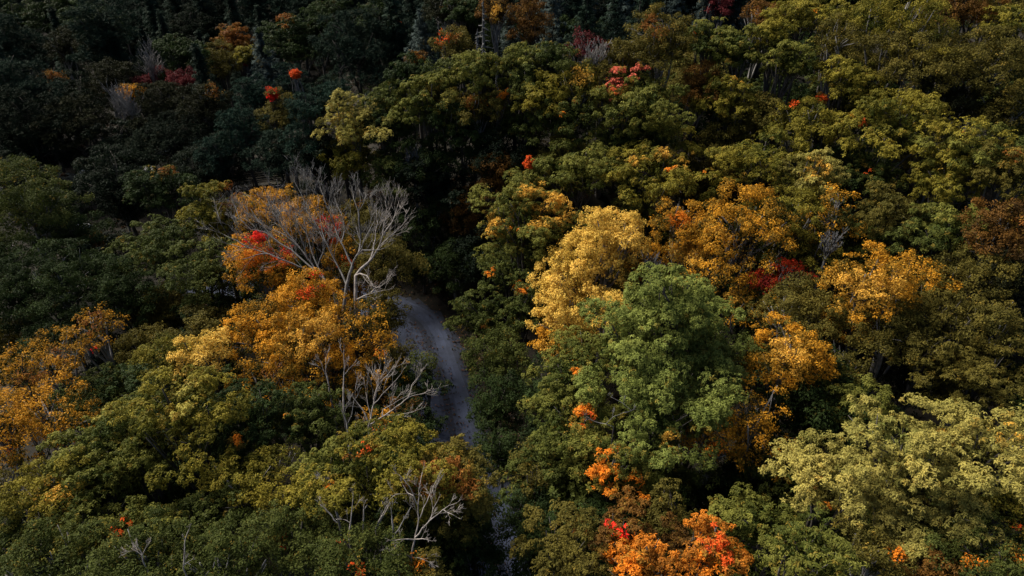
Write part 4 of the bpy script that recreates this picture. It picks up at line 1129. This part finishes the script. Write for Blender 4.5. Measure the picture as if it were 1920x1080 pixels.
names_used = set()
def filler_label(px, py, kind_words):
    order = sorted(placed, key=lambda t: (t[3] - px) ** 2 + ((t[4] - py) * 1.3) ** 2)
    for t in order[:14]:
        dx, dy = px - t[3], py - t[4]
        side = ('right of' if dx > 0 else 'left of') if abs(dx) > abs(dy) * 1.2 else ('in front of' if dy > 0 else 'behind')
        short = t[8].split('|')[0]
        for w in ('just ', 'farther '):
            lab = '%s %s%s the %s' % (kind_words, w if w != 'just ' else '', side, short)
            if lab not in names_used and len(lab.replace('-', ' ').split()) <= 16:
                names_used.add(lab); return lab
    return None

rngF = np.random.default_rng(77)
cells = []
y = 12.0
while y < 300:
    stepx = 5.6 if y < 150 else 6.6
    x = -175.0
    while x < 200:
        cells.append((x + rngF.normal() * 1.1, y + rngF.normal() * 1.1)); x += stepx
    y += stepx * .9
cand = []
for (x, y) in cells:
    d = x - float(np.interp(y, ry_, rx_))
    if abs(d) < 5.6: continue
    if np.min(np.hypot(RC[:, 0] - x, RC[:, 1] - y)) < 5.8: continue
    g = float(terrain(x, y))
    far = y > 100
    hc = 12.0 if far else 7.0
    R = 3.9 if far else 3.3
    px, py, D = project((x, y, g + hc))
    r = R * FOC / D
    if px < -r or px > 1920 + r or py < -r * 1.3 or py > 1080 + r * .8: continue
    if any((px - a) ** 2 + (py - b) ** 2 < (r * .9 + q) ** 2 for a, b, q in KEEP): continue
    m = ((gx_ - px) ** 2 + (gy_ - py) ** 2 < r * r)
    if not m.any(): continue
    vis = np.mean(cover[m] > D)
    vis = np.mean(cover[m] > 1e8)
    hid = np.mean((cover[m] < 1e8) & (cover[m] > D + 2))
    if vis < .12 or hid > .5: continue
    # stand clear of the listed crowns in plan
    if any(math.hypot(C[0] - x, C[1] - y) < .38 * Rr for (C, Rr, *_q) in placed): continue
    cand.append((vis, x, y, px, py, D, far, hid))
cand.sort(key=lambda c: c[5])
kept = []
for c in cand:
    vis, x, y, px, py, D, far, hid = c
    r = (3.9 if far else 3.3) * FOC / D
    m = ((gx_ - px) ** 2 + (gy_ - py) ** 2 < (r * 1.05) ** 2)
    if not m.any() or np.mean(cover[m] > 1e8) < .16: continue
    m2 = ((gx_ - px) ** 2 + (gy_ - py) ** 2 < (r * .8) ** 2) & (cover > D)
    cover[m2] = D
    kept.append(c)
count = 0
for (vis, x, y, px, py, D, far, hid) in kept:
    if far:
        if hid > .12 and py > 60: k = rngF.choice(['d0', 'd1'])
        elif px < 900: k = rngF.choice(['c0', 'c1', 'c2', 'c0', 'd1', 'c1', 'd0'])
        elif px < 1400: k = rngF.choice(['c0', 'c1', 'c3', 'c2'])
        else: k = rngF.choice(['f1', 'f2', 'f0', 'f1'])
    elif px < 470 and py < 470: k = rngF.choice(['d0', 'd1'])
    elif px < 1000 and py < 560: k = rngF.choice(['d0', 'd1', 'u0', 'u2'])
    elif px > 700 and px < 1010: k = rngF.choice(['u0', 'u2'])
    else: k = rngF.choice(['u0', 'u1', 'u2', 'u3', 'u1'])
    e = {'c': 'blackish conifer', 'f': 'far ridge tree', 'u': 'small shaded tree', 'd': 'blackish small tree'}[k[0]]
    if k == 'c3': e = 'grey green spruce'
    cat = 'tree'
    lab = filler_label(px, py, e)
    grp = {'c': 'pines and spruces of the forest', 'f': 'broadleaf trees of the autumn forest', 'u': 'shaded understory trees in the gaps', 'd': 'shaded understory trees in the gaps'}[k[0]]
    if lab is None: continue
    place_kind(k, x, y, .85 + .35 * rngF.random(), rngF.random() * 6.28, lab, cat, grp); count += 1
print('fillers', count)

# mostly hidden trees, added on the left bank to shade the lower road
for n, (yy, off) in enumerate(((24, 6.2), (30, 5.6), (36, 6.0), (42, 6.4))):
    xx = float(np.interp(yy, ry_, rx_)) - off
    lab = ('black green tree added on the left bank to shade the road, bottom edge', 'second black green tree up the left bank, added to shade the lower road', 'dark tree added for shade on the left bank beneath the copper side maple', 'dark tree added for shade on the left bank behind the copper side maple')[n]
    place_kind('u0' if n % 2 else 'u2', xx, yy, 1.05, n * 1.3, lab, 'tree', 'shaded understory trees in the gaps')

def undergrowth():
    rng = np.random.default_rng(9)
    nC = 11000
    X = rng.uniform(-170, 170, nC); Y = 8 + 200 * rng.random(nC) ** .8
    ok = np.ones(nC, bool)
    for i in range(nC):
        if np.min(np.hypot(RC[:, 0] - X[i], RC[:, 1] - Y[i])) < 3.7: ok[i] = False
        q = project((X[i], Y[i], 0))
        if q[0] < -150 or q[0] > 2070: ok[i] = False
    X, Y = X[ok], Y[ok]; Z = terrain(X, Y); m = 13
    ci = np.repeat(np.arange(len(X)), m); n = len(ci)
    rr = (.5 + 1.1 * rng.random(len(X)))[ci]
    d = rng.normal(size=(n, 3)); d[:, 2] = np.abs(d[:, 2]); d /= np.linalg.norm(d, axis=1)[:, None]
    P = np.stack([X[ci], Y[ci], Z[ci] + .1], 1) + d * rr[:, None] * np.array([1, 1, .8])
    Nn = d + np.array([0, 0, .6]) + rng.normal(size=(n, 3)) * .3; Nn /= np.linalg.norm(Nn, axis=1)[:, None]
    a = rng.random(n) * 6.283; ref = np.stack([np.cos(a), np.sin(a), np.zeros(n)], 1)
    Xa = ref - Nn * np.sum(ref * Nn, 1)[:, None]; Xa /= np.linalg.norm(Xa, axis=1)[:, None] + 1e-9; Ya = np.cross(Nn, Xa)
    S = .26 + .25 * rng.random(n)
    A = np.array([(.012, .02, .008), (.03, .04, .012), (.03, .022, .008), (.05, .025, .01)])[rng.choice(4, len(X), p=[.45, .3, .17, .08])][ci]
    T = A * (.6 + .8 * rng.random(n))[:, None]
    tv = TPL['rosette'][0]; k = len(tv)
    v = P[:, None, :] + S[:, None, None] * (tv[None, :, 0:1] * Xa[:, None, :] + tv[None, :, 1:2] * Ya[:, None, :] + tv[None, :, 2:3] * Nn[:, None, :])
    o = link('undergrowth', quad_mesh('undergrowth', v.reshape(-1, 3), np.arange(n * k).reshape(-1, 4), M_LEAF, np.repeat(T, k // 4, axis=0)))
    tag(o, 'low dark ferns and shrubs covering the forest floor', 'undergrowth', kind='stuff')
undergrowth()

def fallen_leaves():
    rng = np.random.default_rng(19)
    T_ = np.gradient(RC, axis=0); T_ /= np.linalg.norm(T_, axis=1)[:, None]; Nn_ = np.stack([T_[:, 1], -T_[:, 0]], 1)
    n = 11000
    k = rng.integers(0, len(RC), n); side = rng.choice([-1, 1], n)
    off = side * np.where(rng.random(n) < .86, 2.5 + 3.6 * rng.random(n) ** .8, np.abs(rng.normal(size=n) * .9))
    clump = .5 + .5 * np.sin(k * .31 + off * 1.7) * np.sin(k * .13 + 1)
    keep = rng.random(n) < .25 + .75 * clump; k, off = k[keep], off[keep]; n = len(k)
    xy = RC[k] + Nn_[k] * off[:, None] + rng.normal(size=(n, 2)) * .15
    z = terrain(xy[:, 0], xy[:, 1]) + .19 + .05 * rng.random(n)
    a = rng.random(n) * 6.283; s = .07 + .09 * rng.random(n)
    u = np.stack([np.cos(a), np.sin(a), rng.normal(size=n) * .25], 1) * s[:, None]; w = np.stack([-np.sin(a), np.cos(a), rng.normal(size=n) * .25], 1) * s[:, None] * .55
    c = np.stack([xy[:, 0], xy[:, 1], z], 1)
    v = np.stack([c - u, c - w, c + u, c + w], 1).reshape(-1, 3)
    col = np.array([(.10, .05, .03), (.05, .03, .022), (.22, .12, .09), (.16, .09, .02), (.03, .035, .015)])[rng.choice(5, n, p=[.35, .3, .1, .08, .17])]
    o = link('fallen_leaves', quad_mesh('fallen_leaves', v, np.arange(n * 4).reshape(-1, 4), M_LEAF, col * (.7 + .6 * rng.random(n))[:, None]))
    tag(o, 'brown fallen leaves scattered along the verges and middle of the gravel road', 'fallen leaves', kind='stuff')
fallen_leaves()
